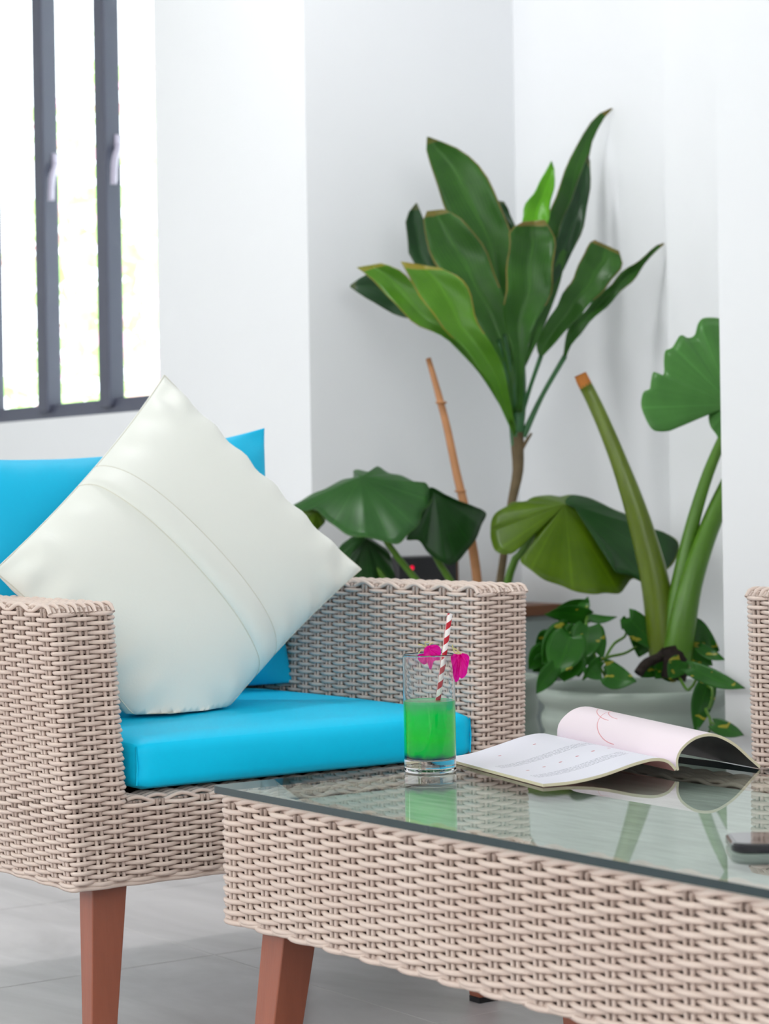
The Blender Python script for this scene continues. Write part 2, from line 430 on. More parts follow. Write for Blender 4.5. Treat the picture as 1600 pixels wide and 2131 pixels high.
# magazine pages, print by UV (x from spine to outer edge, y from near to far end)
def page_mat(name, base, left):
    m, nt, out = newmat(name)
    uv = node(nt, 'ShaderNodeUVMap'); sp = node(nt, 'ShaderNodeSeparateXYZ'); nt.links.new(uv.outputs[0], sp.inputs[0])
    x, y = sp.outputs[0], sp.outputs[1]
    b = node(nt, 'ShaderNodeBsdfPrincipled', i_Roughness=0.35); nt.links.new(b.outputs[0], out.inputs[0])
    col = None
    def band(v, a, c): return math_n(nt, 'MULTIPLY', math_n(nt, 'GREATER_THAN', v, a), math_n(nt, 'LESS_THAN', v, c))
    if left:
        wn = node(nt, 'ShaderNodeTexNoise', i_Scale=1.0, i_Detail=1.0)
        mp = node(nt, 'ShaderNodeMapping'); mp.inputs['Scale'].default_value = (110, 60, 1); nt.links.new(uv.outputs[0], mp.inputs[0]); nt.links.new(mp.outputs[0], wn.inputs['Vector'])
        words = math_n(nt, 'GREATER_THAN', wn.outputs['Fac'], 0.44)
        lines = math_n(nt, 'LESS_THAN', math_n(nt, 'FRACT', math_n(nt, 'MULTIPLY', y, 50.0)), 0.42)
        blocks = math_n(nt, 'ADD', math_n(nt, 'MULTIPLY', band(y, 0.18, 0.26), band(x, 0.22, 0.9)), math_n(nt, 'MULTIPLY', band(y, 0.52, 0.60), band(x, 0.12, 0.9)))
        txt = math_n(nt, 'MULTIPLY', math_n(nt, 'MULTIPLY', lines, words), blocks)
        col = mixc(nt, math_n(nt, 'MULTIPLY', txt, 0.6), base, lin(110, 110, 130))
        def dots(v, a, c, rep):
            dx = math_n(nt, 'MULTIPLY', math_n(nt, 'SUBTRACT', math_n(nt, 'FRACT', math_n(nt, 'MULTIPLY', x, rep)), 0.5), 0.18 / rep)
            dy = math_n(nt, 'MULTIPLY', math_n(nt, 'SUBTRACT', y, v), 0.3)
            r2 = math_n(nt, 'ADD', math_n(nt, 'MULTIPLY', dx, dx), math_n(nt, 'MULTIPLY', dy, dy))
            return math_n(nt, 'MULTIPLY', math_n(nt, 'LESS_THAN', r2, 0.0022 ** 2), band(x, a, c))
        col = mixc(nt, math_n(nt, 'MULTIPLY', math_n(nt, 'ADD', dots(0.38, 0.1, 0.86, 8.0), dots(0.8, 0.3, 0.8, 3.6)), 0.85), col, lin(196, 70, 90))
    else:
        col = base
        for cx, cy, r in ((0.75, 0.62, 0.075), (0.85, 0.66, 0.1), (0.6, 0.5, 0.09)):
            dx = math_n(nt, 'MULTIPLY', math_n(nt, 'SUBTRACT', x, cx), 0.18); dy = math_n(nt, 'MULTIPLY', math_n(nt, 'SUBTRACT', y, cy), 0.3)
            dd = math_n(nt, 'SQRT', math_n(nt, 'ADD', math_n(nt, 'MULTIPLY', dx, dx), math_n(nt, 'MULTIPLY', dy, dy)))
            k = math_n(nt, 'MULTIPLY', math_n(nt, 'LESS_THAN', math_n(nt, 'ABSOLUTE', math_n(nt, 'SUBTRACT', dd, r)), 0.0007), math_n(nt, 'GREATER_THAN', y, cy))
            col = mixc(nt, math_n(nt, 'MULTIPLY', k, 0.7), col, lin(214, 110, 120))
    if isinstance(col, tuple): b.inputs['Base Color'].default_value = (*col, 1)
    else: nt.links.new(col, b.inputs['Base Color'])
    return m
M['page_l'] = page_mat('printed_page', lin(238, 236, 248), True)
M['page_r'] = page_mat('pink_page', lin(242, 226, 234), False)

# ================================================================== the setting
CEIL = 2.9
XW, XN = 2.83, 3.45           # window wall plane, back of the niche
YA, YB = 4.28, 2.927          # the niche's two ends
# floor: tiles with recessed joints
T = 0.60
o = MB(); o.box((-3.2, -2.7, FLOOR - 0.06), (3.6, 7.7, FLOOR - 0.0004))
floor = struct(o.build('floor', M['grout'], None, False))
tm = MB(); g = 0.0012
tm.box((g, g, -0.02), (T - g, T - g, 0))
tile_me = mesh('tile', tm.v, tm.f, False, None, [M['tile']])
X0, Y0 = 1.845 - 6 * T, 1.30 - 4 * T
for i in range(-2, 9):
    for j in range(-3, 15):
        x, y = X0 + i * T, Y0 + j * T
        if x < -3.1 or x + T > 3.95 or y < -2.7 or y + T > 7.9: continue
        if x + T > 3.46: continue
        t = obj('tile', tile_me, floor); t.location = (x, y, FLOOR)
o = MB(); o.box((-3.2, -2.7, CEIL), (3.6, 7.7, CEIL + 0.1)); struct(o.build('ceiling', M['ceil'], None, False))

o = MB()
o.box((XW, YA, FLOOR), (3.6, 4.985, CEIL))                 # pier left of the niche
o.box((XW, 4.985, FLOOR), (3.05, 7.6, 0.963))              # under the window
o.box((XW, 4.985, 2.5), (3.05, 7.6, CEIL))
o.box((XW, 6.9, 0.963), (3.05, 7.6, 2.5))
struct(o.build('wall_right', M['wall'], None, False))
o = MB(); o.box((XN, YB, FLOOR), (3.6, YA, CEIL)); struct(o.build('wall_niche', M['wall'], None, False))
o = MB()
o.box((XW, 1.4, FLOOR), (3.6, YB, CEIL)); o.box((XW, -2.6, FLOOR), (3.05, 1.4, CEIL))
struct(o.build('wall_pier', M['wall'], None, False))
o = MB(); o.box((3.35, YB, FLOOR), (XN, 3.628, CEIL)); struct(o.build('trim_1', M['wall'], None, False))
o = MB()
o.box((-3.15, -2.6, FLOOR), (-3.0, LY0, CEIL)); o.box((-3.15, LY1, FLOOR), (-3.0, 7.6, CEIL)); o.box((-3.15, LY0, HEAD), (-3.0, LY1, CEIL)); o.box((-3.15, LY0, FLOOR), (-3.0, LY1, SILL))
struct(o.build('wall_left', M['wall'], None, False))
o = MB()
o.box((-3.15, 7.5, FLOOR), (BX0, 7.65, CEIL)); o.box((BX1, 7.5, FLOOR), (XW, 7.65, CEIL)); o.box((BX0, 7.5, HEAD), (BX1, 7.65, CEIL)); o.box((BX0, 7.5, FLOOR), (BX1, 7.65, SILL))
struct(o.build('wall_back', M['wall'], None, False))
o = MB()
o.box((-3.15, -2.65, FLOOR), (FX0, -2.5, CEIL)); o.box((FX1, -2.65, FLOOR), (XW, -2.5, CEIL)); o.box((FX0, -2.65, HEAD), (FX1, -2.5, CEIL)); o.box((FX0, -2.65, FLOOR), (FX1, -2.5, SILL))
struct(o.build('wall_front', M['wall'], None, False))

# round ceiling lamp added out of view for the wall fade and leaf shadows
lamp = thing('added_ceiling_light', 'added round white ceiling lamp in front of the niche, unseen above the frame', 'lamp', (2.15, 3.72, CEIL))
mb = MB(); mb.lathe([(0.0, 0.0), (0.20, 0.0), (0.205, -0.012), (0.195, -0.03), (0.18, -0.032), (0.18, -0.02), (0.0, -0.02)][::-1], seg=40); mb.build('added_lamp_ring', M['ceil'], lamp)
m, nt, out = newmat('added_lamp_diffuser'); e = node(nt, 'ShaderNodeEmission'); e.inputs[1].default_value = 4.0; nt.links.new(e.outputs[0], out.inputs[0])
mb = MB(); mb.lathe([(0.0, -0.026), (0.178, -0.026), (0.178, -0.022), (0.0, -0.022)], seg=40); mb.build('diffuser', m, lamp)
ld = bpy.data.lights.new('added_lamp_light', 'AREA'); ld.shape = 'DISK'; ld.size = 0.34; ld.energy = 20.0; ld.color = (0.98, 0.99, 1.0)
lo_ = obj('added_lamp_light', ld, lamp); lo_.location = (0, 0, -0.04)

# window: casements side by side, dark grey metal
win = bpy.data.objects.new('window_1', None); COL.objects.link(win); win.location = (2.9, 5.94, 0.963); struct(win)
def wpart(name, mb, mat, parent=win, bv=0.004):
    o = mb.build(name, mat, None, False); o.parent = parent
    o.matrix_parent_inverse = Matrix.Translation(-Vector(win.location))
    if bv: bevel(o, bv)
    return o
mb = MB(); mb.box((2.885, 4.99, 0.965), (2.945, 6.89, 1.008)); mb.box((2.885, 4.99, 2.455), (2.945, 6.89, 2.498)); mb.box((2.885, 4.99, 1.008), (2.945, 5.035, 2.455)); mb.box((2.885, 6.845, 1.008), (2.945, 6.89, 2.455))
wpart('window_frame', mb, M['frame'])
for k, yl in enumerate((5.325, 5.698, 6.071, 6.444)):
    mb = MB(); mb.box((2.868, yl, 0.985), (2.918, yl + 0.064, 2.478)); mp_ = wpart('mullion', mb, M['frame'], bv=0.006)
    h = MB()
    path = [(2.910, yl + 0.002, 1.695), (2.905, yl - 0.014, 1.693), (2.893, yl - 0.024, 1.679), (2.881, yl - 0.028, 1.645), (2.877, yl - 0.028, 1.585)]
    h.tube(catmull(path, 16), [0.0085] * 4 + [0.0095] * 12, 8)
    h.box((2.896, yl - 0.005, 1.663), (2.916, yl + 0.001, 1.725))
    h.build('casement_handle', M['handle'], mp_)
ys = [5.035, 5.325, 5.389, 5.698, 5.762, 6.071, 6.135, 6.444, 6.508, 6.845]
for k in range(5):
    mb = MB(); mb.box((2.912, ys[2 * k], 1.008), (2.917, ys[2 * k + 1], 2.455)); wpart('pane', mb, M['pane'], bv=0)

# outside: bright garden
o = MB(); o.box((-14, -12, -0.25), (16, 20, -0.12)); struct(o.build('outside_ground', M['ground'], None, False))  # flat ground of the garden, outside the walls
def garden_bush(x, y, h, r, n, pink, label, nm='garden_bush'):
    root = thing(nm, label, 'bush', (x, y, -0.12))
    mb = MB(); mb.tube([(0, 0, 0), (0.03, 0, h * 0.4), (0, 0.05, h * 0.7)], [0.03, 0.025, 0.015], 6); mb.build('trunk', M['bark'], root)
    mb = MB(); pk = MB()
    for i in range(n):
        u = rng.normal(size=3); u /= np.linalg.norm(u); q = rng.random() ** 0.35
        c = np.array([0, 0, h * 0.62]) + u * q * np.array([r, r, h * 0.42])
        a = rng.normal(size=3); a /= np.linalg.norm(a); b_ = np.cross(a, u); b_ /= np.linalg.norm(b_) + 1e-9
        l, wd = 0.11 + 0.06 * rng.random(), 0.035 + 0.02 * rng.random()
        dst = pk if (rng.random() < pink) else mb
        if dst is pk: l *= 0.6; wd *= 1.3
        dst.add([c - a * l * .5, c + b_ * wd, c + a * l * .5, c - b_ * wd], [(0, 1, 2, 3)], [(0.5, 0), (1, .5), (.5, 1), (0, .5)])
    f = mb.build('foliage', M['bush'], root, False, True); f['kind'] = 'stuff'
    if pk.v:
        f = pk.build('blossom', M['pink'], root, False); f['kind'] = 'stuff'
garden_bush(5.2, 9.6, 3.1, 0.55, 700, 0.25, 'pink flowering bush seen through the middle of the grey window')
garden_bush(4.3, 8.9, 1.35, 0.45, 500, 0.06, 'low pale green bush outside the lower part of the window')
garden_bush(6.4, 9.9, 2.9, 0.6, 700, 0.04, 'tall pale green shrub beyond the right window opening')

# ================================================================== woven furniture
RP = 0.0061                   # row pitch
CS = np.array([0.1, 0.3, 0.5, 0.7, 0.9])

def ring(segs, i, amp=0.0056):
    """one weaver: segs = [(p0, p1, outward normal, crossings)], p in 3D; passes over and under the stakes"""
    pts = []; c = 0
    for p0, p1, nrm, n in segs:
        p0 = np.array(p0, float); p1 = np.array(p1, float); nrm = np.array(nrm, float)
        k = (np.arange(n)[:, None] + CS[None]).ravel()
        off = np.sin(PI * (k + c + i)) * amp
        pts.append(p0 + (p1 - p0) * (k / n)[:, None] + nrm * off[:, None]); c += n
    return np.vstack(pts)

def stake_pairs(parent, segs_lo, segs_hi, mat):
    for (a0, a1, nn, n), (b0, b1, _, _) in zip(segs_lo, segs_hi):
        a0, a1, b0, b1 = (np.array(q, float) for q in (a0, a1, b0, b1))
        d = (a1 - a0) / np.linalg.norm(a1 - a0) * 0.0042
        for k in range(n):
            t = (k + 0.5) / n
            lo, hi = a0 + (a1 - a0) * t, b0 + (b1 - b0) * t
            mb = MB()
            for s in (-1, 1): mb.tube([lo + d * s, (lo + hi) / 2 + d * s, hi + d * s], 0.0026, 6)
            mb.build('stake_pair', mat, parent)

def make_armchair(label):
    root = thing('wicker_armchair', label, 'armchair', (1.662, 2.535, FLOOR))
    Z = -FLOOR
    zb, zr, zt = 0.234 + Z, 0.335 + Z, 0.588 + Z
    xo = lambda z: 0.388 - 0.021 * (zt - z) / 0.344
    xi = lambda z: 0.298 - 0.013 * (zt - z) / 0.344
    yf = lambda z: -0.013 * (zt - z) / 0.344
    yk, yi = 0.74, 0.60
    def upper(z):
        a, c, f = xo(z), xi(z), yf(z)
        q = lambda x, y: (x, y, z)
        return [(q(-c, yi), q(-c, f), (1, 0, 0), 18), (q(-c, f), q(-a, f), (0, -1, 0), 3), (q(-a, f), q(-a, yk), (-1, 0, 0), 22), (q(-a, yk), q(a, yk), (0, 1, 0), 23),
                (q(a, yk), q(a, f), (1, 0, 0), 22), (q(a, f), q(c, f), (0, -1, 0), 3), (q(c, f), q(c, yi), (-1, 0, 0), 18), (q(c, yi), q(-c, yi), (0, -1, 0), 17)]
    def lower(z):
        a, c, f = xo(z), xi(z), yf(z)
        q = lambda x, y: (x, y, z)
        return [(q(a, f), q(c, f), (0, -1, 0), 3), (q(c, f), q(-c, f), (0, -1, 0), 17), (q(-c, f), q(-a, f), (0, -1, 0), 3),
                (q(-a, f), q(-a, yk), (-1, 0, 0), 22), (q(-a, yk), q(a, yk), (0, 1, 0), 23), (q(a, yk), q(a, f), (1, 0, 0), 22)]
    W = M['wicker']
    i = 0; z = zb + 0.004
    while z < zt - 0.004:
        mb = MB(); mb.tube(ring(lower(z) if z < zr else upper(z), i), 0.0031, 6, closed=True)
        mb.build('weaver_strand', W, root); z += RP; i += 1
    stake_pairs(root, lower(zb), lower(zr), W)
    stake_pairs(root, upper(zr), upper(zt), W)
    # arm tops: weavers run front to back over cross stakes
    a, c = xo(zt), xi(zt)
    for s in (-1, 1):
        n = 14
        for k in range(n + 1):
            x = s * (c + (a - c) * k / n)
            pts = ring([((x, 0.0, zt), (x, yk, zt), (0, 0, 1), 22)], k, 0.0042)
            pts = np.vstack([[(x, -0.003, zt - 0.007)], pts])
            mb = MB(); mb.tube(pts, 0.0031, 6); mb.build('weaver_strand', W, root)
        mb = MB()
        for k in range(22):
            y = (k + 0.5) * yk / 22
            for e in (-1, 1):
                mb.tube([(s * (c - 0.001), y + e * 0.0042, zt - 0.006), (s * (c + 0.004), y + e * 0.0042, zt), (s * (a - 0.004), y + e * 0.0042, zt), (s * (a + 0.001), y + e * 0.0042, zt - 0.006)], 0.0026, 6)
        st = mb.build('cross_stakes', W, root); st['kind'] = 'stuff'
    # seat rail top, front strip
    for k in range(9):
        y = yf(zr) + 0.004 + 0.0064 * k
        mb = MB(); mb.tube(ring([((-xi(zr), y, zr), (xi(zr), y, zr), (0, 0, 1), 17)], k, 0.0042), 0.0031, 6); mb.build('weaver_strand', W, root)
    # bottom border strand
    for dz, am in ((0.0, 0.004), (-0.0045, 0.002)):
        mb = MB(); mb.tube(ring(lower(zb + dz), 1, am), 0.0033, 6, closed=True); mb.build('border_strand', W, root)
    # backrest above the arms
    z1 = 0.70 + Z; z = zt; i = 0
    def backr(z):
        q = lambda x, y: (x, y, z)
        e = 0.38
        return [(q(-e, yi + .02), q(-e, yk), (-1, 0, 0), 4), (q(-e, yk), q(e, yk), (0, 1, 0), 23), (q(e, yk), q(e, yi + .02), (1, 0, 0), 4), (q(e, yi + .02), q(-e, yi + .02), (0, -1, 0), 23)]
    while z < z1:
        mb = MB(); mb.tube(ring(backr(z), i), 0.0031, 6, closed=True); mb.build('weaver_strand', W, root); z += RP; i += 1
    stake_pairs(root, backr(zt), backr(z1), W)
    for k in range(19):                       # woven cap of the backrest
        y = yi + .022 + 0.0064 * k
        mb = MB(); mb.tube(ring([((-0.38, y, z1), (0.38, y, z1), (0, 0, 1), 23)], k, 0.0042), 0.0031, 6); mb.build('weaver_strand', W, root)
    # inner frame: dark panels behind the weave
    d = 0.009
    mb = MB()
    def slab(x0, x1, y0, y1, za, zc, fx0, fx1, fy0):
        mb.hexa([(fx0(za), fy0(za), za), (fx1(za), fy0(za), za), (fx1(za), y1, za), (fx0(za), y1, za)], [(fx0(zc), fy0(zc), zc), (fx1(zc), fy0(zc), zc), (fx1(zc), y1, zc), (fx0(zc), y1, zc)])
    fy = lambda z: yf(z) + d
    slab(0, 0, 0, yk - d, zb + .012, zt - d, lambda z: -xo(z) + d, lambda z: -xi(z) - d, fy) if False else None
    mb.hexa([(-xo(zb) + d, fy(zb), zb + .002), (-xi(zb) - d, fy(zb), zb + .002), (-xi(zb) - d, yk - d, zb + .002), (-xo(zb) + d, yk - d, zb + .002)],
            [(-xo(zt) + d, fy(zt), zt - d), (-xi(zt) - d, fy(zt), zt - d), (-xi(zt) - d, yk - d, zt - d), (-xo(zt) + d, yk - d, zt - d)])
    mb.hexa([(xi(zb) + d, fy(zb), zb + .002), (xo(zb) - d, fy(zb), zb + .002), (xo(zb) - d, yk - d, zb + .002), (xi(zb) + d, yk - d, zb + .002)],
            [(xi(zt) + d, fy(zt), zt - d), (xo(zt) - d, fy(zt), zt - d), (xo(zt) - d, yk - d, zt - d), (xi(zt) + d, yk - d, zt - d)])
    mb.hexa([(-xi(zb) - d, fy(zb), zb + .002), (xi(zb) + d, fy(zb), zb + .002), (xi(zb) + d, yk - d, zb + .002), (-xi(zb) - d, yk - d, zb + .002)],
            [(-xi(zr) - d, fy(zr), zr - d), (xi(zr) + d, fy(zr), zr - d), (xi(zr) + d, yk - d, zr - d), (-xi(zr) - d, yk - d, zr - d)])
    mb.box((-0.38 + d, yi + .02 + d, zr - d), (0.38 - d, yk - d, z1 - .004))
    mb.build('inner_frame', M['core'], root, False)
    mb = MB(); mb.box((-0.352, 0.006, zb - 0.003), (0.352, yk - 0.02, zb + 0.001)); mb.build('underside_plate', M['under'], root, False)
    # legs: square, tapering, slightly splayed
    for sx in (-1, 1):
        for fr in (1, 0):
            y0t, y0b = (0.028, 0.016) if fr else (0.515, 0.525)
            xt, xb = 0.322, 0.334
            def sq(x, y, w_, z): 
                xs = sorted((sx * x + 0.004, sx * (x - w_) + 0.004))
                return [(xs[0], y, z), (xs[1], y, z), (xs[1], y + w_ * 0.74, z), (xs[0], y + w_ * 0.74, z)]
            mb = MB(); mb.hexa(sq(xb, y0b, 0.034, 0.008), sq(xt + 0.0, y0t, 0.052, zb + 0.001))
            l = bevel(mb.build('leg', M['wood'], root, False), 0.0015)
            mb = MB(); mb.hexa(sq(xb, y0b, 0.034, 0.0), sq(xb, y0b, 0.034, 0.008)); f = mb.build('rubber_foot', M['rubber'], l, False)
    return root

def copy_tree(o, parent=None):
    c = o.copy(); COL.objects.link(c)
    c.parent = parent
    for ch in list(o.children):
        if ch.name in COL.objects: copy_tree(ch, c)
    return c

chair = make_armchair('beige wicker armchair holding the turquoise seat cushion and the big ivory cushion')
kids = [(o_, list(o_.children)) for o_ in chair.children]
chair2 = chair.copy(); COL.objects.link(chair2)
for o_, sub in kids:
    c_ = o_.copy(); COL.objects.link(c_); c_.parent = chair2
    for s_ in sub:
        e_ = s_.copy(); COL.objects.link(e_); e_.parent = c_
tag(chair2, 'beige wicker armchair cut off by the right edge, behind the glass table', 'armchair')
# its front face looks towards -X; the left front corner of the arm shows at the frame's right edge
chair2.rotation_euler = (0, 0, -PI / 2)
chair2.location = (2.122, 2.148 - 0.388, FLOOR)
for c_ in (chair, chair2): c_['group'] = 'wicker armchairs around the coffee table'

def rounded_cushion(name, x0, x1, y0, y1, z0, z1, r, mat, crown=0.012, sag=0.0, n=40, nz=9):
    """upholstered block with soft edges and a slight crown"""
    pts = []
    cx, cy = (x0 + x1) / 2, (y0 + y1) / 2; hx, hy = (x1 - x0) / 2, (y1 - y0) / 2
    mb = MB()
    me = bpy.data.meshes.new(name); bm = bmesh.new()
    bmesh.ops.create_cube(bm, size=1)
    bmesh.ops.subdivide_edges(bm, edges=bm.edges[:], cuts=27, use_grid_fill=True)
    hz = (z1 - z0) / 2; cz = (z0 + z1) / 2
    for v in bm.verts:
        p = np.array(v.co) * 2
        # concentrate, then round the box: clamp to inner box and push out by r
        q = np.array([p[0] * hx, p[1] * hy, p[2] * hz])
        inner = np.array([np.clip(q[0], -hx + r, hx - r), np.clip(q[1], -hy + r, hy - r), np.clip(q[2], -hz + r, hz - r)])
        dlt = q - inner; L = np.linalg.norm(dlt)
        if L > 1e-9: q = inner + dlt / L * r
        u, w_ = q[0] / hx, q[1] / hy
        k = max(0, 1 - u * u) * max(0, 1 - w_ * w_)
        q[2] += crown * k ** 0.6 * (1 if q[2] > 0 else 0.0)
        q[1] -= 0.008 * max(0, 1 - u * u) * max(0, 1 - (q[2] / hz) ** 2) * (1 if w_ < -0.9 else 0)
        q[2] += 0.0012 * math.sin(q[0] * 31 + q[1] * 17) * k
        v.co = (cx + q[0], cy + q[1], cz + q[2])
    bm.to_mesh(me); bm.free()
    me.polygons.foreach_set('use_smooth', [True] * len(me.polygons))
    me.materials.append(mat)
    return me

seat = thing('seat_cushion', 'thick turquoise vinyl seat cushion lying in the wicker armchair', 'cushion', (1.665, 2.82, 0.346))
o = obj('cushion_body', rounded_cushion('cushion_body', -0.276, 0.278, -0.296, 0.31, 0.0, 0.066, 0.017, M['blue']), seat)
mb = MB()
for sx in (-0.272, 0.274):
    mb.tube([(sx, -0.290, 0.008), (sx, -0.2925, 0.033), (sx, -0.290, 0.058)], 0.0012, 6)
mb.build('seam', M['blue'], seat)
# second chair's cushion
o2 = seat.copy(); COL.objects.link(o2)
for c in list(seat.children):
    e = c.copy(); COL.objects.link(e); e.parent = o2
tag(o2, 'turquoise seat cushion in the armchair at the right edge of the frame', 'cushion')
o2.rotation_euler = (0, 0, -PI / 2); o2.location = (2.122 + 0.285, 1.76 - 0.003, 0.346)
for c in (seat, o2): c['group'] = 'turquoise seat cushions'

# soft pillows: corners in world space, S(u,v) front surface
def pillow_pts(TL, TR, BL, BR, thick, pinch, side, n=44, pinch_side=None, pinch_low=None, wr=0.003, seed=1, floor_z=None, pw=0.55):
    TL, TR, BL, BR = (np.array(q, float) for q in (TL, TR, BL, BR))
    u = np.sin(np.linspace(-1, 1, n) * PI / 2 * 0.98) / math.sin(PI / 2 * 0.98)
    U, V = np.meshgrid(u, u, indexing='xy')
    ps = pinch if pinch_side is None else pinch_side; pl = np.where(V < 0, pinch if pinch_low is None else pinch_low, pinch)
    pu = U * (1 - ps * (1 - V ** 2) * np.abs(U) ** 2); pv = V * (1 - pl * (1 - U ** 2) * np.abs(V) ** 2)
    a = ((1 + pu) / 2)[..., None]; b = ((1 + pv) / 2)[..., None]
    base = (BL * (1 - a) + BR * a) * (1 - b) + (TL * (1 - a) + TR * a) * b
    nrm = np.cross(TR - TL, TL - BL); nrm /= np.linalg.norm(nrm)
    h = np.clip((1 - U ** 2) * (1 - V ** 2), 0, 1) ** pw
    h = h * (1 - 0.12 * np.clip((1 - U ** 2) * (1 - V ** 2), 0, 1))
    th = np.arctan2(V, U)
    rad = np.maximum(np.abs(U), np.abs(V))
    fold = np.sin(U * 23 + seed) * np.exp(-((1 - np.abs(V)) / 0.16) ** 2) + np.sin(V * 21 + 2 * seed) * np.exp(-((1 - np.abs(U)) / 0.16) ** 2)
    z = thick * h + wr * fold * np.clip(1 - rad ** 10, 0, 1)
    pts = base + side * nrm * z[..., None]
    if floor_z is not None:
        low = pts[..., 2] < floor_z
        over = np.where(low, floor_z - pts[..., 2], 0)
        pts[..., 2] = np.where(low, floor_z + 0.02 * (1 - np.exp(-over / 0.02)) * 0.0, pts[..., 2])
        pts[..., 1] -= side * 0
    return pts, nrm

def pillow(root, TL, TR, BL, BR, thick, pinch, mat, **kw):
    loc = np.array(root.location)
    mb = MB()
    f, nrm = pillow_pts(TL, TR, BL, BR, thick, pinch, 1, **kw)
    bk, _ = pillow_pts(TL, TR, BL, BR, thick * 0.8, pinch, -1, **kw)
    mb.grid(f - loc); mb.grid(bk[:, ::-1] - loc)
    o = mb.build('cover', mat, root)
    bmw = bmesh.new(); bmw.from_mesh(o.data); bmesh.ops.remove_doubles(bmw, verts=bmw.verts, dist=0.0006); bmw.to_mesh(o.data); bmw.free()
    o.data.polygons.foreach_set('use_smooth', [True] * len(o.data.polygons))
    return f - loc, nrm

bc = thing('back_cushion', 'turquoise back cushion with pointed corners behind the ivory cushion', 'cushion', (1.665, 3.03, 0.425))
pillow(bc, (1.325, 3.13, 0.800), (1.958, 3.10, 0.842), (1.375, 3.03, 0.425), (1.955, 3.02, 0.425), 0.075, 0.14, M['blue_fab'], seed=2, wr=0.004, floor_z=0.424, pinch_side=0.05, pinch_low=0.0)

wc = thing('scatter_cushion', 'large ivory square cushion standing on its corner with a zip flap across', 'cushion', (1.60, 2.75, 0.425))
TT, RR, LL = (1.712, 3.00, 0.920), (1.955, 2.82, 0.612), (1.322, 2.80, 0.630)
BB = tuple(np.array(RR) + np.array(LL) - np.array(TT) + np.array((-0.025, 0.07, 0.015)))
FS, FN = pillow(wc, LL, TT, BB, RR, 0.085, 0.06, M['white_fab'], seed=5, wr=0.009, floor_z=0.4265, n=60)
n_ = FS.shape[0]
# zip flap: a strip across the face, from the upper left edge to the lower right one
c0, c1 = int(n_ * 0.475), int(n_ * 0.525)
def surf(a, b):     # a: column 0..1 (left corner side to top), b: row 0..1
    x = a * (n_ - 1); y = b * (n_ - 1); i, j = int(min(x, n_ - 2)), int(min(y, n_ - 2)); fx, fy = x - i, y - j
    return (FS[j, i] * (1 - fx) + FS[j, i + 1] * fx) * (1 - fy) + (FS[j + 1, i] * (1 - fx) + FS[j + 1, i + 1] * fx) * fy
rows = []
for b_ in np.linspace(0.012, 0.988, 50):
    r_ = []
    for k, (a_, hgt) in enumerate(((0.450, 0.0002), (0.452, 0.0075), (0.470, 0.0085), (0.50, 0.0065), (0.514, 0.0008))):
        r_.append(surf(a_, b_) + FN * hgt)
    rows.append(r_)
mb = MB(); mb.grid(rows); mb.build('zip_flap', M['white_fab'], wc)
mb = MB(); mb.tube([r_[4] for r_ in rows], 0.0009, 5); mb.tube([r_[0] - FN * 0.0004 for r_ in rows], 0.0012, 5); mb.build('flap_seam', M['thread'], wc)
edge = [FS[-1, i] for i in range(n_)]
mb = MB()
mb.tube([surf(a_, 0.975) + FN * 0.0004 for a_ in np.linspace(0.02, 0.98, 60)], 0.0009, 5)
mb.tube([surf(0.02, b_) + FN * 0.0004 for b_ in np.linspace(0.02, 0.98, 60)], 0.0009, 5)
mb.tube([surf(a_, 0.02) + FN * 0.0004 for a_ in np.linspace(0.02, 0.98, 60)], 0.0009, 5)
mb.tube([surf(0.98, b_) + FN * 0.0004 for b_ in np.linspace(0.02, 0.98, 60)], 0.0009, 5)
mb.build('seam', M['thread'], wc)

# ------------------------------------------------------------------ coffee table
tbl = thing('coffee_table', 'low wicker coffee table with a glass top and brown legs', 'table', (1.567, 1.60, FLOOR))
tx0, tx1, ty0, ty1 = 1.295 - 1.567, 1.838 - 1.567, 1.066 - 1.60, 2.149 - 1.60
def trect(z, e=0.0):
    q = lambda x, y: (x, y, z)
    return [(q(tx1 + e, ty0 - e), q(tx0 - e, ty0 - e), (0, -1, 0), 16), (q(tx0 - e, ty0 - e), q(tx0 - e, ty1 + e), (-1, 0, 0), 32), (q(tx0 - e, ty1 + e), q(tx1 + e, ty1 + e), (0, 1, 0), 16), (q(tx1 + e, ty1 + e), q(tx1 + e, ty0 - e), (1, 0, 0), 32)]
zb, zt = 0.249 - FLOOR, 0.384 - FLOOR
z = zb + 0.003; i = 0
while z < zt - 0.001:
    mb = MB(); mb.tube(ring(trect(z), i), 0.0032, 8, closed=True); mb.build('weaver_strand', M['wicker'], tbl); z += 0.0063; i += 1
stake_pairs(tbl, trect(zb), trect(zt - 0.002), M['wicker'])
for dz, ph in ((0.0, 0), (0.0, 1)):
    pts = ring(trect(zt + 0.001), ph, 0.0035); k = np.arange(len(pts))
    pts[:, 2] += 0.003 * np.cos(k / 5 * PI + ph * PI)
    mb = MB(); mb.tube(pts, 0.0034, 8, closed=True); mb.build('border_strand', M['wicker'], tbl)
for k in range(7):
    e = -0.0066 * (k + 1) - 0.003
    sg = trect(zt, e)
    pts = []; c = 0
    for p0, p1, nn, n in sg:
        p0, p1 = np.array(p0), np.array(p1); kk = (np.arange(n)[:, None] + CS[None]).ravel()
        pt = p0 + (p1 - p0) * (kk / n)[:, None]; pt[:, 2] += np.sin(PI * (kk + k)) * 0.0028; pts.append(pt)
    mb = MB(); mb.tube(np.vstack(pts), 0.0031, 6, closed=True); mb.build('rim_strand', M['wicker'], tbl)
for ph in (0, 1):
    mb = MB(); mb.tube(ring(trect(zb - 0.002 * ph), ph, 0.004), 0.0033, 8, closed=True); mb.build('border_strand', M['wicker'], tbl)
d = 0.0095
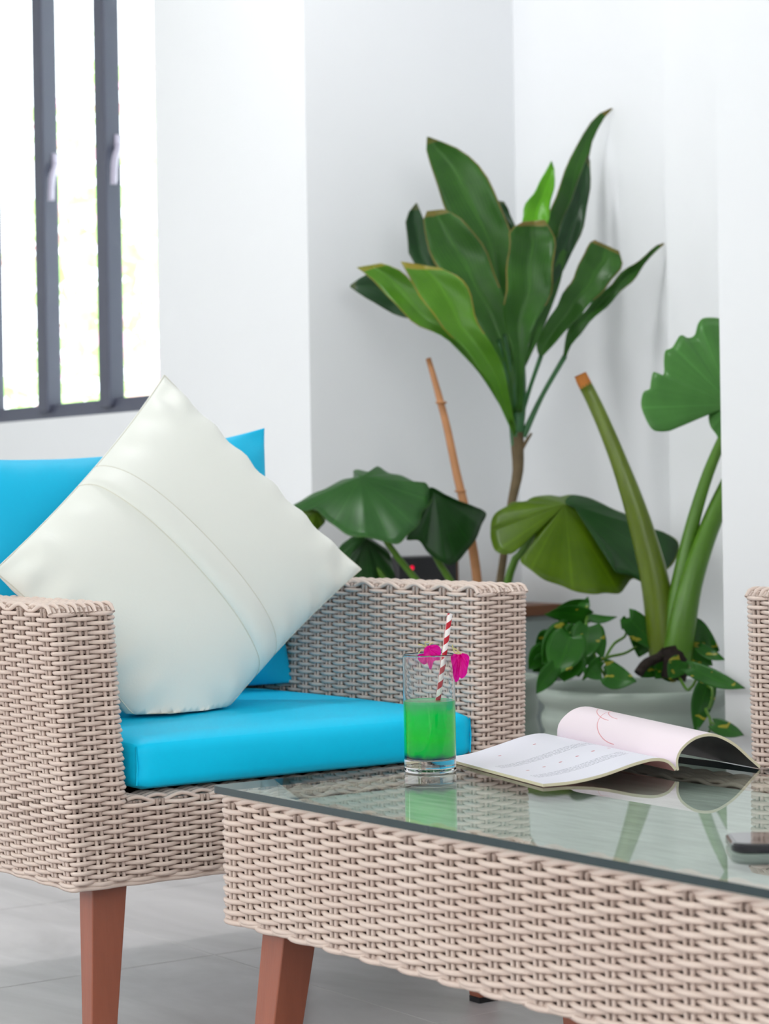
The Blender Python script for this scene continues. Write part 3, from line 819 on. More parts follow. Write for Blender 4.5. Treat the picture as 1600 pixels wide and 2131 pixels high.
mb = MB(); mb.box((tx0 + d, ty0 + d, zb + 0.002), (tx1 - d, ty1 - d, zt - 0.008)); mb.build('inner_frame', M['core'], tbl, False)
mb = MB(); mb.box((tx0 + 0.004, ty0 + 0.004, zb - 0.002), (tx1 - 0.004, ty1 - 0.004, zb + 0.002)); mb.build('underside_plate', M['under'], tbl, False)
mb = MB(); mb.box((tx0 + 0.055, ty0 + 0.055, zt - 0.008), (tx1 - 0.055, ty1 - 0.055, zt - 0.001)); mb.build('top_panel', M['panel'], tbl, False)
GZ = 0.400 - FLOOR
gx0, gx1, gy0, gy1 = 1.282 - 1.567, 1.852 - 1.567, 1.052 - 1.60, 2.154 - 1.60
def rr(x0, x1, y0, y1, r, n=5):
    out = []
    for cx, cy, a in ((x1 - r, y1 - r, 0), (x0 + r, y1 - r, 90), (x0 + r, y0 + r, 180), (x1 - r, y0 + r, 270)):
        for k in range(n + 1):
            t = math.radians(a + 90 * k / n); out.append((cx + r * math.cos(t), cy + r * math.sin(t)))
    return out
ol = rr(gx0, gx1, gy0, gy1, 0.008)
nn = len(ol)
v = [(x, y, GZ - 0.008) for x, y in ol] + [(x, y, GZ) for x, y in ol]
f = [list(range(nn))[::-1], list(range(nn, 2 * nn))] + [[k, (k + 1) % nn, nn + (k + 1) % nn, nn + k] for k in range(nn)]
gm = mesh('glass_top', v, f, False, None, [M['top_glass'], M['glass_edge']], [0, 0] + [1] * nn)
gt = obj('glass_top', gm, tbl)
for sx in (0, 1):
    for sy in (0, 1):
        def cor(dx, dy, wd, z):
            x = (1.333 - 1.567 - dx) if sx == 0 else (1.800 - 1.567 + dx - wd)
            y = (2.083 - 1.60 + dy) if sy == 1 else (1.117 - 1.60 - dy - wd)
            return [(x, y, z), (x + wd, y, z), (x + wd, y + wd, z), (x, y + wd, z)]
        mb = MB(); mb.hexa(cor(0.022, 0.026, 0.034, 0.016), cor(0, 0, 0.046, zb))
        l = bevel(mb.build('leg', M['wood'], tbl, False), 0.0015)
        mb = MB(); mb.hexa(cor(0.022, 0.026, 0.034, 0.0), cor(0.022, 0.026, 0.034, 0.016)); mb.build('rubber_foot', M['rubber'], l, False)

# ------------------------------------------------------------------ the drink
TZ = 0.4002
gl = thing('highball_glass', 'tall clear drinking glass of layered green drink on the glass table', 'glass', (1.539, 2.085, TZ))
R = 0.0305
prof = [(0.0, 0.0), (R * 0.90, 0.0), (R * 0.95, 0.0002), (R * 0.985, 0.0010), (R, 0.0028), (R, 0.005)] + [(R, z_) for z_ in np.linspace(0.012, 0.134, 12)] + [(R, 0.1362), (R * 0.995, 0.1380), (R * 0.988, 0.1380), (R * 0.982, 0.1365)] \
    + [(R * q_, z_) for q_, z_ in zip(np.linspace(0.981, 0.974, 12), np.linspace(0.134, 0.024, 12))] + [(R * 0.970, 0.0195), (R * 0.95, 0.0168), (R * 0.90, 0.0152), (R * 0.8, 0.0146), (R * 0.4, 0.0142), (0.0, 0.0141)]
mb = MB(); mb.lathe(prof, seg=64); o = mb.build('glass_wall', M['glass'], gl)
mb = MB(); rl = R * 0.983
mb.lathe([(0.0, 0.0136), (rl * 0.6, 0.0139), (rl * 0.94, 0.0158), (rl, 0.0205), (rl, 0.03), (rl, 0.055), (rl, 0.080), (rl, 0.0835), (rl * 0.985, 0.0838), (rl * 0.96, 0.0832), (rl * 0.9, 0.0830), (0.0, 0.0830)], seg=64)
dk = mb.build('drink', M['drink'], gl)
straw = thing('paper_straw', 'red and white spiral striped straw standing in the green drink', 'straw', (1.539, 2.085, TZ))
def onl(px, py, d): return P(px, py, d) - Vector((1.539, 2.085, TZ))
s0, s1 = np.array(onl(905, 1500, 2.600)), np.array(onl(936, 1277, 2.592))
mb = MB(); mb.tube([s0 + (s1 - s0) * t for t in np.linspace(0, 1, 25)], 0.0032, 16, cap=False); mb.tube([s0 + (s1 - s0) * t for t in np.linspace(0, 1, 3)], 0.0028, 16, cap=False)
mb.build('straw_tube', M['straw'], straw, True, True)

def flower(label, d, petals, stems):
    root = thing('bougainvillea_flower', label, 'flower', tuple(P(petals[0][0][0], petals[0][0][1], d)), 0, 'magenta flowers on the glass rim')
    o = np.array(root.location)
    for k, (bp, pts, dd) in enumerate(petals):
        mb = MB(); ap = np.array(P(bp[0], bp[1], d)) - o
        bnd = catmull([(x, y) for x, y in pts], 22, True)
        rings = [[ap] * 22]
        for t in (0.35, 0.7, 1.0):
            rw = []
            for q_, (x, y) in enumerate(bnd):
                xx, yy = bp[0] + (x - bp[0]) * t, bp[1] + (y - bp[1]) * t
                rw.append(np.array(P(xx, yy, d + dd * math.sin(t * 2.2) + 0.0025 * t * math.sin(q_ * 1.7 + k))) - o)
            rings.append(rw)
        R_ = np.array(rings); R_ = np.concatenate([R_, R_[:, :1]], 1)
        mb.grid(R_); mb.build('petal', M['petal'], root)
    mb = MB()
    for st in stems:
        mb.tube(catmull([np.array(P(x, y, d + q)) - o for x, y, q in st], 8), 0.0007, 5)
    mb.build('stamen', M['stamen'], root)
flower('crumpled magenta flower behind the glass rim, left of the straw', 2.612,
       [((893, 1350), [(882, 1352), (890, 1344), (908, 1342), (917, 1350), (916, 1364), (905, 1362), (897, 1364), (884, 1366)], -0.004),
        ((888, 1362), [(867, 1366), (878, 1360), (892, 1362), (890, 1376), (884, 1383), (874, 1378)], 0.003),
        ((896, 1366), [(888, 1364), (912, 1362), (915, 1374), (903, 1376), (897, 1394), (892, 1388)], -0.002)],
       [[(890, 1352, 0), (880, 1343, 0), (870, 1341, 0.002)], [(893, 1350, 0), (895, 1340, 0), (902, 1338, 0)], [(886, 1355, 0), (876, 1354, 0), (871, 1360, 0)], [(898, 1350, 0), (906, 1343, 0), (905, 1350, 0)], [(890, 1350, 0), (884, 1338, 0), (893, 1336, 0)]])
flower('bright magenta flower hanging on the outside of the glass, right of the straw', 2.585,
       [((955, 1362), [(938, 1364), (950, 1362), (957, 1380), (957, 1408), (949, 1420), (943, 1408), (940, 1385)], -0.004),
        ((958, 1362), [(952, 1366), (962, 1362), (972, 1384), (971, 1402), (962, 1412), (955, 1408), (952, 1386)], -0.008),
        ((962, 1360), [(955, 1362), (968, 1360), (976, 1366), (976, 1378), (970, 1396), (962, 1384)], 0.003)],
       [[(955, 1362, 0), (945, 1357, 0), (941, 1342, 0.001)], [(957, 1361, 0), (950, 1352, 0), (943, 1350, 0)], [(960, 1361, 0), (955, 1358, 0), (948, 1359, 0)]])

# ------------------------------------------------------------------ magazine, lying open
mg = thing('magazine', 'open magazine with curled pages on the glass table beside the drink', 'magazine', (1.722, 1.861, TZ))
e_s = np.array((1.787 - 1.722, 2.162 - 1.861, 0.0)); Ls = np.linalg.norm(e_s); e_s /= Ls; Ls = 0.285
e_l = np.array((-e_s[1], e_s[0], 0.0)); e_l = np.array((-0.990, 0.14, 0)); ez = np.array((0, 0, 1.0))
def sheet(prof_near, prof_far, thick, top, side, bottom, name, sgn, uflip=False):
    n, mN = 26, 12
    pn, pf = catmull(prof_near, n), catmull(prof_far, n)
    def nor(p):
        t = np.gradient(p, axis=0); t /= np.linalg.norm(t, axis=1)[:, None]; q = np.stack([-t[:, 1], t[:, 0]], 1); return q if True else -q
    T_, B_ = [], []
    for j in range(mN):
        a = j / (mN - 1); p = pn * (1 - a) + pf * a
        q = nor(p)
        if np.mean(q[:, 1]) < 0: q = -q
        th = thick * np.ones(n)
        lo = p - q * th[:, None]
        lo[:, 1] = np.maximum(lo[:, 1], 0.0002)
        T_.append([e_s * Ls * a + e_l * s * sgn + ez * h for s, h in p]); B_.append([e_s * Ls * a + e_l * s * sgn + ez * h for s, h in lo])
    T_, B_ = np.array(T_), np.array(B_)
    uv = np.stack(np.meshgrid(np.linspace(0, 1, n), np.linspace(0, 1, mN)), -1)
    mb = MB(); mb.grid(T_, uv); mb.build('page', top, mg, True, True)
    mb = MB()
    mb.grid(np.stack([T_[0], B_[0]])); mb.grid(np.stack([T_[-1], B_[-1]])); mb.grid(np.stack([T_[:, 0], B_[:, 0]])); mb.grid(np.stack([T_[:, -1], B_[:, -1]]))
    mb.build('page_block', side, mg, False)
    mb = MB(); mb.grid(B_ - ez * 0.0001); mb.build('cover', bottom, mg)
left_n = [(0.0, 0.008), (0.010, 0.018), (0.028, 0.0225), (0.055, 0.0195), (0.10, 0.0095), (0.14, 0.0045), (0.178, 0.004)]
left_f = [(0.0, 0.010), (0.012, 0.021), (0.030, 0.0245), (0.055, 0.022), (0.095, 0.013), (0.13, 0.006), (0.168, 0.0035)]
sheet(left_n, left_f, 0.0034, M['page_l'], M['pages'], M['cover'], 'left', 1)
right_n = [(0.0, 0.006), (-0.001, 0.018), (0.006, 0.031), (0.026, 0.043), (0.052, 0.045), (0.080, 0.033), (0.104, 0.014), (0.118, 0.003)]
right_f = [(0.0, 0.008), (-0.004, 0.022), (0.001, 0.038), (0.022, 0.052), (0.048, 0.053), (0.076, 0.038), (0.100, 0.016), (0.115, 0.003)]
sheet(right_n, right_f, 0.0032, M['page_r'], M['pages'], M['dark_cover'], 'right', -1)

# ------------------------------------------------------------------ phone at the right edge
ph = thing('phone', 'black phone lying on the glass table at the right edge of the frame', 'phone', (1.462, 1.405, TZ), math.radians(-38))
ol = rr(-0.074, 0.074, -0.036, 0.036, 0.014, 6); n1 = len(ol)
v = []; 
for sc_, z in ((0.97, 0.0), (1.0, 0.002), (1.0, 0.0072), (0.975, 0.009)):
    v += [(x * sc_ if abs(x) < 1 else x, y * sc_, z) for x, y in ol]
f = [list(range(n1))[::-1], list(range(3 * n1, 4 * n1))]
for L_ in range(3): f += [[L_ * n1 + k, L_ * n1 + (k + 1) % n1, (L_ + 1) * n1 + (k + 1) % n1, (L_ + 1) * n1 + k] for k in range(n1)]
obj('phone_body', mesh('phone_body', v, f, False, None, [M['phone']]), ph)
ol2 = rr(-0.070, 0.070, -0.032, 0.032, 0.011, 6)
obj('screen', mesh('screen', [(x, y, 0.0092) for x, y in ol2], [list(range(n1))], False, None, [M['screen']]), ph)
mb = MB(); mb.box((-0.03, -0.0372, 0.003), (-0.015, -0.0355, 0.0062)); mb.build('side_button', M['phone'], ph, False)

# ------------------------------------------------------------------ niche: cabinet, black box, pots
cab = thing('side_cabinet', 'low grey cabinet with a brown top standing in the white niche', 'cabinet', (3.13, 4.17, FLOOR))
mb = MB(); mb.box((-0.27, -0.085, 0.0), (0.27, 0.10, 0.455)); bevel(mb.build('cabinet_body', M['cab'], cab, False), 0.003)
mb = MB(); mb.box((-0.285, -0.10, 0.455), (0.285, 0.105, 0.481)); bevel(mb.build('cabinet_top', M['cab_top'], cab, False), 0.003)
mb = MB(); mb.box((-0.262, -0.089, 0.02), (-0.003, -0.085, 0.445)); bevel(mb.build('door', M['cab'], cab, False), 0.001)
mb = MB(); mb.box((0.003, -0.089, 0.02), (0.262, -0.085, 0.445)); bevel(mb.build('door', M['cab'], cab, False), 0.001)
bx = thing('speaker_box', 'small black box with a red indicator light on the cabinet', 'speaker', (3.03, 4.135, 0.4645))
mb = MB(); mb.box((-0.083, -0.035, 0), (0.083, 0.075, 0.1225)); bevel(mb.build('case', M['box_black'], bx, False), 0.004)
mb = MB(); mb.lathe([(0, 0), (0.0055, 0), (0.0055, 0.003), (0, 0.003)], (0, 0, 0), 12); l = mb.build('indicator_light', M['led'], bx); l.rotation_euler = (PI / 2, 0, 0); l.location = (-0.048, -0.0345, 0.098)
mb = MB(); mb.box((0.083, -0.03, 0.004), (0.091, 0.07, 0.112)); mb.build('side_panel', M['cab_top'], bx, False)

POT = [(0.0, 0.0), (0.150, 0.0), (0.156, 0.006), (0.168, 0.05), (0.190, 0.11), (0.202, 0.17), (0.203, 0.205), (0.196, 0.238), (0.187, 0.258), (0.186, 0.264), (0.191, 0.272), (0.194, 0.284), (0.193, 0.296), (0.188, 0.304), (0.186, 0.310), (0.190, 0.318), (0.199, 0.326), (0.203, 0.338), (0.201, 0.348), (0.194, 0.353), (0.186, 0.350), (0.182, 0.335), (0.180, 0.30)]
def make_pot(label, x, y, s=1.0):
    root = thing('planter_pot', label, 'pot', (x, y, FLOOR))
    pr = np.array(POT) * (s, 1.0)
    fl = lambda z: 0.0025 * s * np.clip(np.minimum((z - 0.02) / 0.06, (0.235 - z) / 0.04), 0, 1)
    mb = MB(); mb.lathe(pr, seg=132, flute=fl); mb.build('pot_body', M['pot'], root)
    mb = MB(); mb.lathe([(0.0, 0.322), (0.09 * s, 0.326), (0.1825 * s, 0.318)], seg=40); mb.build('soil', M['soil'], root)
    return root
make_pot('wide pale grey fluted pot holding the alocasia and the trailing vine', 3.000, 3.365, 0.975)
make_pot('small pale grey pot hidden behind the armchair arm, holding the tall leafy plant', 2.945, 3.775, 0.56)

# ------------------------------------------------------------------ plants
DOFF = {}                     # a plant's shift in depth when its pot is moved
def leaf_obj(name, mb, mat, root, th=0.0012):
    o = mb.build(name, mat, root, True, True)
    s = o.modifiers.new('thickness', 'SOLIDIFY'); s.thickness = th; s.offset = 0
    return o

def strap_leaf(root, L, Rr, ds, mat, fold=0.02, conv=None, nl=22, nw=9, name='leaf', curl=0.0):
    """blade between its two long edges; ds = distance along the blade; the midrib lies fold deeper than the edges"""
    loc = Vector(root.location)
    if conv: L = [conv(*p) for p in L]; Rr = [conv(*p) for p in Rr]
    Lc, Rc = catmull(L, nl), catmull(Rr, nl)
    dd = np.interp(np.linspace(0, 1, nl), np.linspace(0, 1, len(ds)), ds)
    wmax = max(np.linalg.norm(Lc - Rc, axis=1)) + 1e-6
    wob = rng.random() * 6; kk = np.arange(nl)[:, None]; env = np.sin(PI * np.linspace(0, 1, nl))[:, None]
    Lc = Lc + (Lc - Rc) / wmax * env * 3.0 * np.sin(kk * 1.3 + wob); Rc = Rc + (Rc - Lc) / wmax * env * 3.0 * np.sin(kk * 1.1 + 2 * wob)
    pts = []; uv = []
    for k in range(nl):
        row = []; ur = []
        wd = np.linalg.norm(Lc[k] - Rc[k]) / wmax
        for j in range(nw):
            s = j / (nw - 1)
            xy = Lc[k] * (1 - s) + Rc[k] * s
            q = 1 - abs(2 * s - 1)
            d_ = dd[k] + fold * wd * q ** 0.8 + curl * wd * (s - 0.5) + 0.012 * wd * math.sin(k * 0.9 + 3 * s + wob) * (1 - q) ** 1.5
            row.append(tuple(P(xy[0], xy[1], d_) - loc)); ur.append((s, k / (nl - 1)))
        pts.append(row); uv.append(ur)
    mb = MB(); mb.grid(pts, uv)
    return leaf_obj(name, mb, mat, root)

def stem(root, pts, rad, mat, name='petiole', sides=9, n=16):
    loc = Vector(root.location)
    do = DOFF.get(root.name, 0)
    q = catmull([tuple(P(x_, y_, d_ + do) - loc) for x_, y_, d_ in pts], n)
    r = np.interp(np.linspace(0, 1, n), np.linspace(0, 1, len(rad)), rad)
    mb = MB(); mb.tube(q, r, sides)
    return mb.build(name, mat, root)

def fan_leaf(root, apex, bnd, d_ap, d_b, mat, conv=None, n=120, rings=10, power=1.6, ruffle=0.012, freq=11, name='leaf'):
    """broad leaf: a crowned blade from its middle out to a wavy edge; d_b(x, y) gives the edge's distance"""
    loc = Vector(root.location)
    if conv: apex = conv(*apex); bnd = [conv(*p) for p in bnd]
    bc_ = catmull(bnd, n, True)
    cx, cy = np.mean(bc_, axis=0); sx, sy = np.ptp(bc_[:, 0]) / 2, np.ptp(bc_[:, 1]) / 2
    rows, uv = [], []
    ph0, ph1 = rng.random() * 6, rng.random() * 6
    for t in np.linspace(0, 1, rings):
        row, ur = [], []
        for k in range(n + 1):
            x, y = bc_[k % n]
            xx, yy = apex[0] + (x - apex[0]) * t, apex[1] + (y - apex[1]) * t
            de = d_b((x - cx) / sx, (y - cy) / sy)
            d_ = d_ap + (de - d_ap) * t ** power + ruffle * t * t * (0.6 * math.cos(2 * PI * freq * k / n + ph0) + 0.5 * math.cos(2 * PI * (freq // 2 + 1) * k / n + ph1))
            row.append(tuple(P(xx, yy, d_ + DOFF.get(root.name, 0)) - loc)); ur.append((k / n, t))
        rows.append(row); uv.append(ur)
    mb = MB(); mb.grid(rows, uv)
    return leaf_obj(name, mb, mat, root)

# --- tall leafy ti plant
ti = thing('ti_plant', 'tall plant with a crown of broad green strap leaves on a thin trunk', 'plant', tuple(P(1010, 1400, 4.76)))
ti.location.z = 0.295
A = lambda x, y: (700 + x / 1.7778, 200 + y / 1.7778)
stem(ti, [(1012, 1395, 4.76), (1022, 1330, 4.78), (1043, 1190, 4.84), (1062, 1060, 4.88), (1077, 985, 4.89), (1077, 940, 4.9), (1075, 900, 4.9)], [0.010, 0.0095, 0.009, 0.0085, 0.009, 0.0125, 0.016], M['bark'], 'trunk', 10, 26)
stem(ti, [(1075, 935, 4.9), (1075, 890, 4.9), (1078, 850, 4.9), (1080, 790, 4.9), (1081, 740, 4.9)], [0.0125, 0.0175, 0.018, 0.016, 0.012], M['stem_dark'], 'leaf_sheath', 10, 14)
stem(ti, [(1086, 935, 4.9), (1097, 915, 4.89), (1106, 902, 4.88)], [0.004, 0.004, 0.0025], M['bark'], 'dry_twig', 6, 8)
S = strap_leaf
S(ti, [(690, 1000), (735, 800), (770, 560), (785, 440), (840, 290), (900, 160), (960, 75), (1018, 44)], [(700, 1000), (790, 800), (850, 600), (905, 420), (935, 230), (945, 170), (985, 90), (1022, 47)], [4.9, 4.98, 5.05, 5.12, 5.17, 5.18], M['ti'], 0.01, A, curl=0.03)
S(ti, [(700, 900), (760, 720), (800, 560), (860, 400), (930, 215)], [(706, 920), (790, 720), (880, 570), (935, 380), (938, 240)], [4.92, 5.0, 5.06, 5.09, 5.13], M['ti_dark'], 0.015, A)
S(ti, [(690, 700), (680, 560), (690, 430), (740, 340), (795, 238)], [(730, 700), (760, 560), (785, 440), (806, 330), (806, 268)], [4.93, 4.96, 5.0, 5.03], M['ti_young'], 0.012, A)
S(ti, [(640, 700), (600, 500), (588, 385)], [(685, 700), (658, 480), (620, 390)], [5.0, 5.06, 5.1], M['ti_dark'], 0.01, A)
S(ti, [(655, 1150), (600, 880), (480, 570), (395, 400), (350, 260), (333, 200), (335, 150)], [(685, 1150), (665, 800), (650, 600), (640, 480), (555, 300), (470, 205), (345, 152)], [4.9, 4.95, 5.0, 5.03, 5.05, 5.06], M['ti'], 0.028, A)
S(ti, [(640, 1150), (450, 820), (285, 610), (262, 530), (258, 450), (295, 395)], [(655, 1130), (520, 800), (370, 610), (328, 470), (308, 420), (298, 396)], [4.9, 4.96, 5.02, 5.06, 5.08], M['ti_dark'], 0.015, A)
S(ti, [(640, 1180), (450, 930), (300, 840), (230, 812), (120, 755), (50, 706)], [(650, 1160), (470, 880), (300, 740), (230, 700), (130, 655), (52, 698)], [4.9, 4.95, 5.0, 5.04, 5.06], M['ti_dark'], 0.012, A)
S(ti, [(650, 1180), (590, 950), (490, 800), (365, 620), (322, 480), (335, 425)], [(668, 1160), (645, 900), (610, 720), (550, 570), (470, 460), (395, 418)], [4.88, 4.9, 4.94, 4.97, 4.99], M['ti'], 0.03, A)
S(ti, [(655, 1230), (545, 1050), (420, 910), (270, 825), (150, 695), (75, 634)], [(652, 1200), (560, 1020), (470, 900), (350, 770), (240, 650), (165, 618)], [4.86, 4.86, 4.88, 4.93, 4.97], M['ti_bright'], 0.02, A)
S(ti, [(658, 1260), (560, 1055), (470, 935), (380, 840), (300, 725), (238, 612)], [(664, 1230), (632, 1075), (612, 985), (530, 850), (475, 690), (385, 636)], [4.87, 4.83, 4.81, 4.82, 4.85], M['ti_bright'], 0.028, A)
S(ti, [(668, 1170), (655, 950), (620, 850), (625, 700), (638, 560), (640, 500), (690, 465)], [(688, 1170), (700, 950), (735, 850), (795, 720), (805, 600), (808, 525), (770, 458)], [4.86, 4.83, 4.81, 4.8, 4.81, 4.83], M['ti'], 0.035, A)
S(ti, [(752, 965), (742, 910), (800, 800), (880, 660), (928, 555), (955, 532)], [(765, 960), (830, 890), (930, 780), (1012, 690), (1056, 630), (1045, 572)], [4.87, 4.87, 4.88, 4.9, 4.92], M['ti'], 0.022, A)
S(ti, [(838, 965), (860, 860), (950, 760), (1060, 650), (1130, 600), (1180, 555), (1210, 543)], [(850, 965), (880, 905), (990, 785), (1080, 700), (1150, 610), (1190, 567), (1213, 548)], [4.9, 4.93, 4.97, 5.0, 5.02, 5.03], M['ti'], 0.015, A)
for pts, r in (([(682, 1185, 4.9), (722, 1060, 4.88), (757, 960, 4.87)], [0.006, 0.0045, 0.0055]), ([(690, 1260, 4.9), (760, 1110, 4.9), (845, 962, 4.9)], [0.008, 0.0055, 0.006]),
               ([(665, 1180, 4.9), (630, 1040, 4.9), (600, 900, 4.92)], [0.005, 0.004, 0.004]), ([(668, 1140, 4.9), (645, 1000, 4.9), (620, 880, 4.9)], [0.005, 0.004, 0.004]),
               ([(660, 1240, 4.88), (640, 1160, 4.88), (600, 1060, 4.86)], [0.006, 0.005, 0.006])):
    stem(ti, [(*A(x, y), d_) for x, y, d_ in pts], r, M['stem_dark'])

cane = thing('dry_cane', 'bare brown cane leaning upright beside the tall leafy plant', 'stick', tuple(P(1006, 1385, 4.74)))
stem(cane, [(1008, 1390, 4.74), (992, 1200, 4.78), (972, 1080, 4.8), (950, 985, 4.82), (930, 890, 4.84), (908, 805, 4.86), (891, 746, 4.87)], [0.0105, 0.0105, 0.0105, 0.010, 0.009, 0.0082, 0.006], M['cane'], 'cane_shaft', 10, 30)
mb = MB(); cl = Vector(cane.location)
for x, y, d_ in ((918, 838, 4.846), (958, 1022, 4.81), (975, 1078, 4.797)):
    mb.lathe([(0, -0.004), (0.0122, -0.002), (0.0122, 0.002), (0, 0.004)], tuple(P(x, y, d_) - cl), 10)
mb.build('node_ring', M['cane'], cane)

# --- broad-leaved plant sharing the small pot
br = thing('broad_leaf_plant', 'plant with big drooping umbrella leaves growing behind the armchair', 'plant', tuple(P(1000, 1400, 4.72)))
br.location.z = 0.295
Bc = lambda x, y: (590 + x / 3.478, 950 + y / 3.478)
fan_leaf(br, (600, 600), [(480, 590), (590, 575), (700, 640), (762, 690), (792, 800), (800, 920), (640, 960), (470, 940), (430, 860), (440, 740), (460, 660)], 4.68, lambda x, y: 4.70 + 0.03 * abs(x), M['broad_dark'], Bc, ruffle=0.008)
fan_leaf(br, (540, 610), [(380, 700), (440, 620), (540, 570), (590, 600), (540, 660), (480, 720), (440, 800), (400, 780)], 4.66, lambda x, y: 4.67, M['broad'], Bc, ruffle=0.004)
fan_leaf(br, (230, 400), [(60, 365), (85, 440), (80, 490), (150, 560), (215, 590), (250, 530), (300, 470), (285, 400), (200, 370), (120, 350)], 4.64, lambda x, y: 4.66, M['broad_yellow'], Bc, ruffle=0.006)
fan_leaf(br, (1090, 260), [(1060, 225), (1180, 280), (1290, 330), (1380, 362), (1465, 410), (1430, 500), (1390, 600), (1320, 690), (1260, 760), (1200, 785), (1110, 745), (1040, 690), (980, 610), (890, 602), (930, 530), (1000, 450), (1040, 340)], 4.66, lambda x, y: 4.62 + 0.12 * max(0, x) + 0.03 * abs(y), M['broad_dark'], Bc, ruffle=0.009, freq=5)
fan_leaf(br, (560, 150), [(62, 365), (130, 320), (210, 270), (300, 235), (420, 170), (505, 150), (505, 105), (540, 95), (620, 110), (680, 72), (760, 120), (850, 138), (960, 188), (1030, 192), (1072, 280), (1060, 345), (1000, 410), (980, 490), (900, 565), (830, 632), (740, 618), (600, 585), (520, 582), (450, 562), (380, 510), (310, 460), (230, 385), (150, 395)], 4.62, lambda x, y: 4.60 + 0.10 * max(0, -y) - 0.09 * max(0, y) + 0.04 * abs(x), M['broad'], Bc, ruffle=0.010, freq=6)
Dc = lambda x, y: (1000 + x / 3.636, 1000 + y / 3.636)
fan_leaf(br, (640, 185), [(75, 370), (82, 300), (120, 240), (200, 195), (240, 165), (340, 158), (400, 125), (520, 112), (600, 122), (680, 108), (800, 125), (900, 165), (1000, 215), (1130, 270), (1260, 350), (1380, 390), (1490, 460), (1490, 560), (1440, 650), (1330, 725), (1240, 772), (1150, 742), (1100, 800), (1050, 855), (940, 850), (860, 860), (720, 840), (610, 795), (480, 750), (385, 680), (300, 610), (345, 540), (410, 405), (335, 440), (280, 455), (262, 540), (180, 558), (110, 530), (78, 445)], 4.66, lambda x, y: 4.66 + 0.10 * max(0, -y) - 0.10 * max(0, y) + 0.05 * x, M['broad_yellow'], Dc, ruffle=0.009, freq=7, power=1.4)
fan_leaf(br, (700, 190), [(640, 170), (690, 112), (800, 128), (900, 168), (1000, 218), (1130, 273), (1260, 353), (1380, 393), (1485, 465), (1480, 560), (1420, 650), (1330, 720), (1240, 768), (1140, 720), (1020, 690), (1020, 600), (940, 480), (850, 350), (760, 240)], 4.645, lambda x, y: 4.64 + 0.08 * max(0, -y) - 0.09 * max(0, y) + 0.05 * x, M['broad_dark'], Dc, ruffle=0.006, freq=5, power=1.4)
stem(br, [(1016, 1395, 4.74), (1062, 1190, 4.71), (1085, 1150, 4.69), (1112, 1108, 4.665)], [0.012, 0.010, 0.009, 0.007], M['stem'])
stem(br, [(1004, 1395, 4.74), (960, 1250, 4.74), (900, 1140, 4.72), (905, 1030, 4.68)], [0.010, 0.008, 0.007, 0.006], M['stem'])
stem(br, [(1000, 1395, 4.73), (900, 1250, 4.72), (800, 1120, 4.69), (751, 995, 4.63)], [0.010, 0.008, 0.007, 0.006], M['stem'])
stem(br, [(998, 1395, 4.73), (860, 1280, 4.72), (770, 1160, 4.70), (762, 1122, 4.685)], [0.010, 0.008, 0.007, 0.005], M['stem'])

# --- alocasia in the wide pot
al = thing('alocasia_plant', 'alocasia with a thick cut stalk and one lobed leaf in the wide pot', 'plant', tuple(P(1388, 1400, 4.5)))
al.location.z = 0.302; DOFF['alocasia_plant'] = -0.09
Ec = lambda x, y: (1180 + x / 4.21, 640 + y / 4.21)
sk = stem(al, [(1388, 1400, 4.5), (1380, 1340, 4.5), (1365, 1220, 4.5), (1338, 1110, 4.5), (1306, 1010, 4.5), (1268, 910, 4.51), (1235, 835, 4.52), (1217, 800, 4.52)], [0.031, 0.031, 0.029, 0.0255, 0.0215, 0.017, 0.0148, 0.0135], M['stalk'], 'cut_stalk', 14, 34)
sk['label'] = 'thick green stalk with a dry cut end'
stem(al, [(1219, 804, 4.52), (1213, 792, 4.52), (1207, 779, 4.52)], [0.0136, 0.0134, 0.0125], M['stalk_end'], 'dry_end', 12, 6)
stem(al, [(1400, 1400, 4.5), (1402, 1330, 4.49), (1412, 1230, 4.48), (1436, 1110, 4.48), (1468, 1000, 4.49), (1500, 920, 4.5), (1520, 880, 4.5)], [0.030, 0.026, 0.018, 0.0145, 0.0125, 0.011, 0.009], M['stem'], 'petiole', 12, 24)
stem(al, [(1404, 1400, 4.47), (1418, 1310, 4.46), (1436, 1220, 4.46), (1464, 1130, 4.47), (1496, 1050, 4.49), (1530, 975, 4.5), (1560, 900, 4.52)], [0.032, 0.028, 0.0235, 0.021, 0.019, 0.016, 0.010], M['stem'], 'petiole', 12, 24)
fan_leaf(al, (1440, 850), [(1330, 95), (1200, 92), (1148, 140), (1118, 240), (1060, 268), (992, 245), (920, 350), (860, 380), (848, 470), (850, 560), (830, 598), (758, 565), (735, 640), (722, 712), (668, 742), (648, 850), (682, 960), (738, 1058), (800, 1086), (910, 1076), (960, 1010), (1000, 952), (1060, 955), (1130, 890), (1215, 835), (1262, 875), (1302, 880), (1298, 912), (1243, 930), (1250, 1030), (1305, 1110), (1345, 1170), (1420, 1060), (1500, 1150), (1600, 1060), (1680, 850), (1690, 600), (1620, 380), (1520, 200), (1430, 130)], 4.50, lambda x, y: 4.53 - 0.05 * y + 0.03 * x, M['alocasia'], Ec, ruffle=0.005, freq=9, n=200)
mb = MB(); lo = Vector(al.location)
mb.tube(catmull([tuple(P(x, y, d_ - 0.09) - lo) for x, y, d_ in ((1385, 1355, 4.47), (1372, 1368, 4.45), (1345, 1380, 4.43), (1328, 1402, 4.42))], 10), [0.010] * 10, 8)
mb.tube(catmull([tuple(P(x, y, d_ - 0.09) - lo) for x, y, d_ in ((1400, 1350, 4.46), (1405, 1385, 4.45), (1400, 1412, 4.45))], 8), [0.026] * 8, 10)
mb.build('dark_root_gap', M['soil'], al)  # dark root mass, also standing in for the shaded gap between the stems

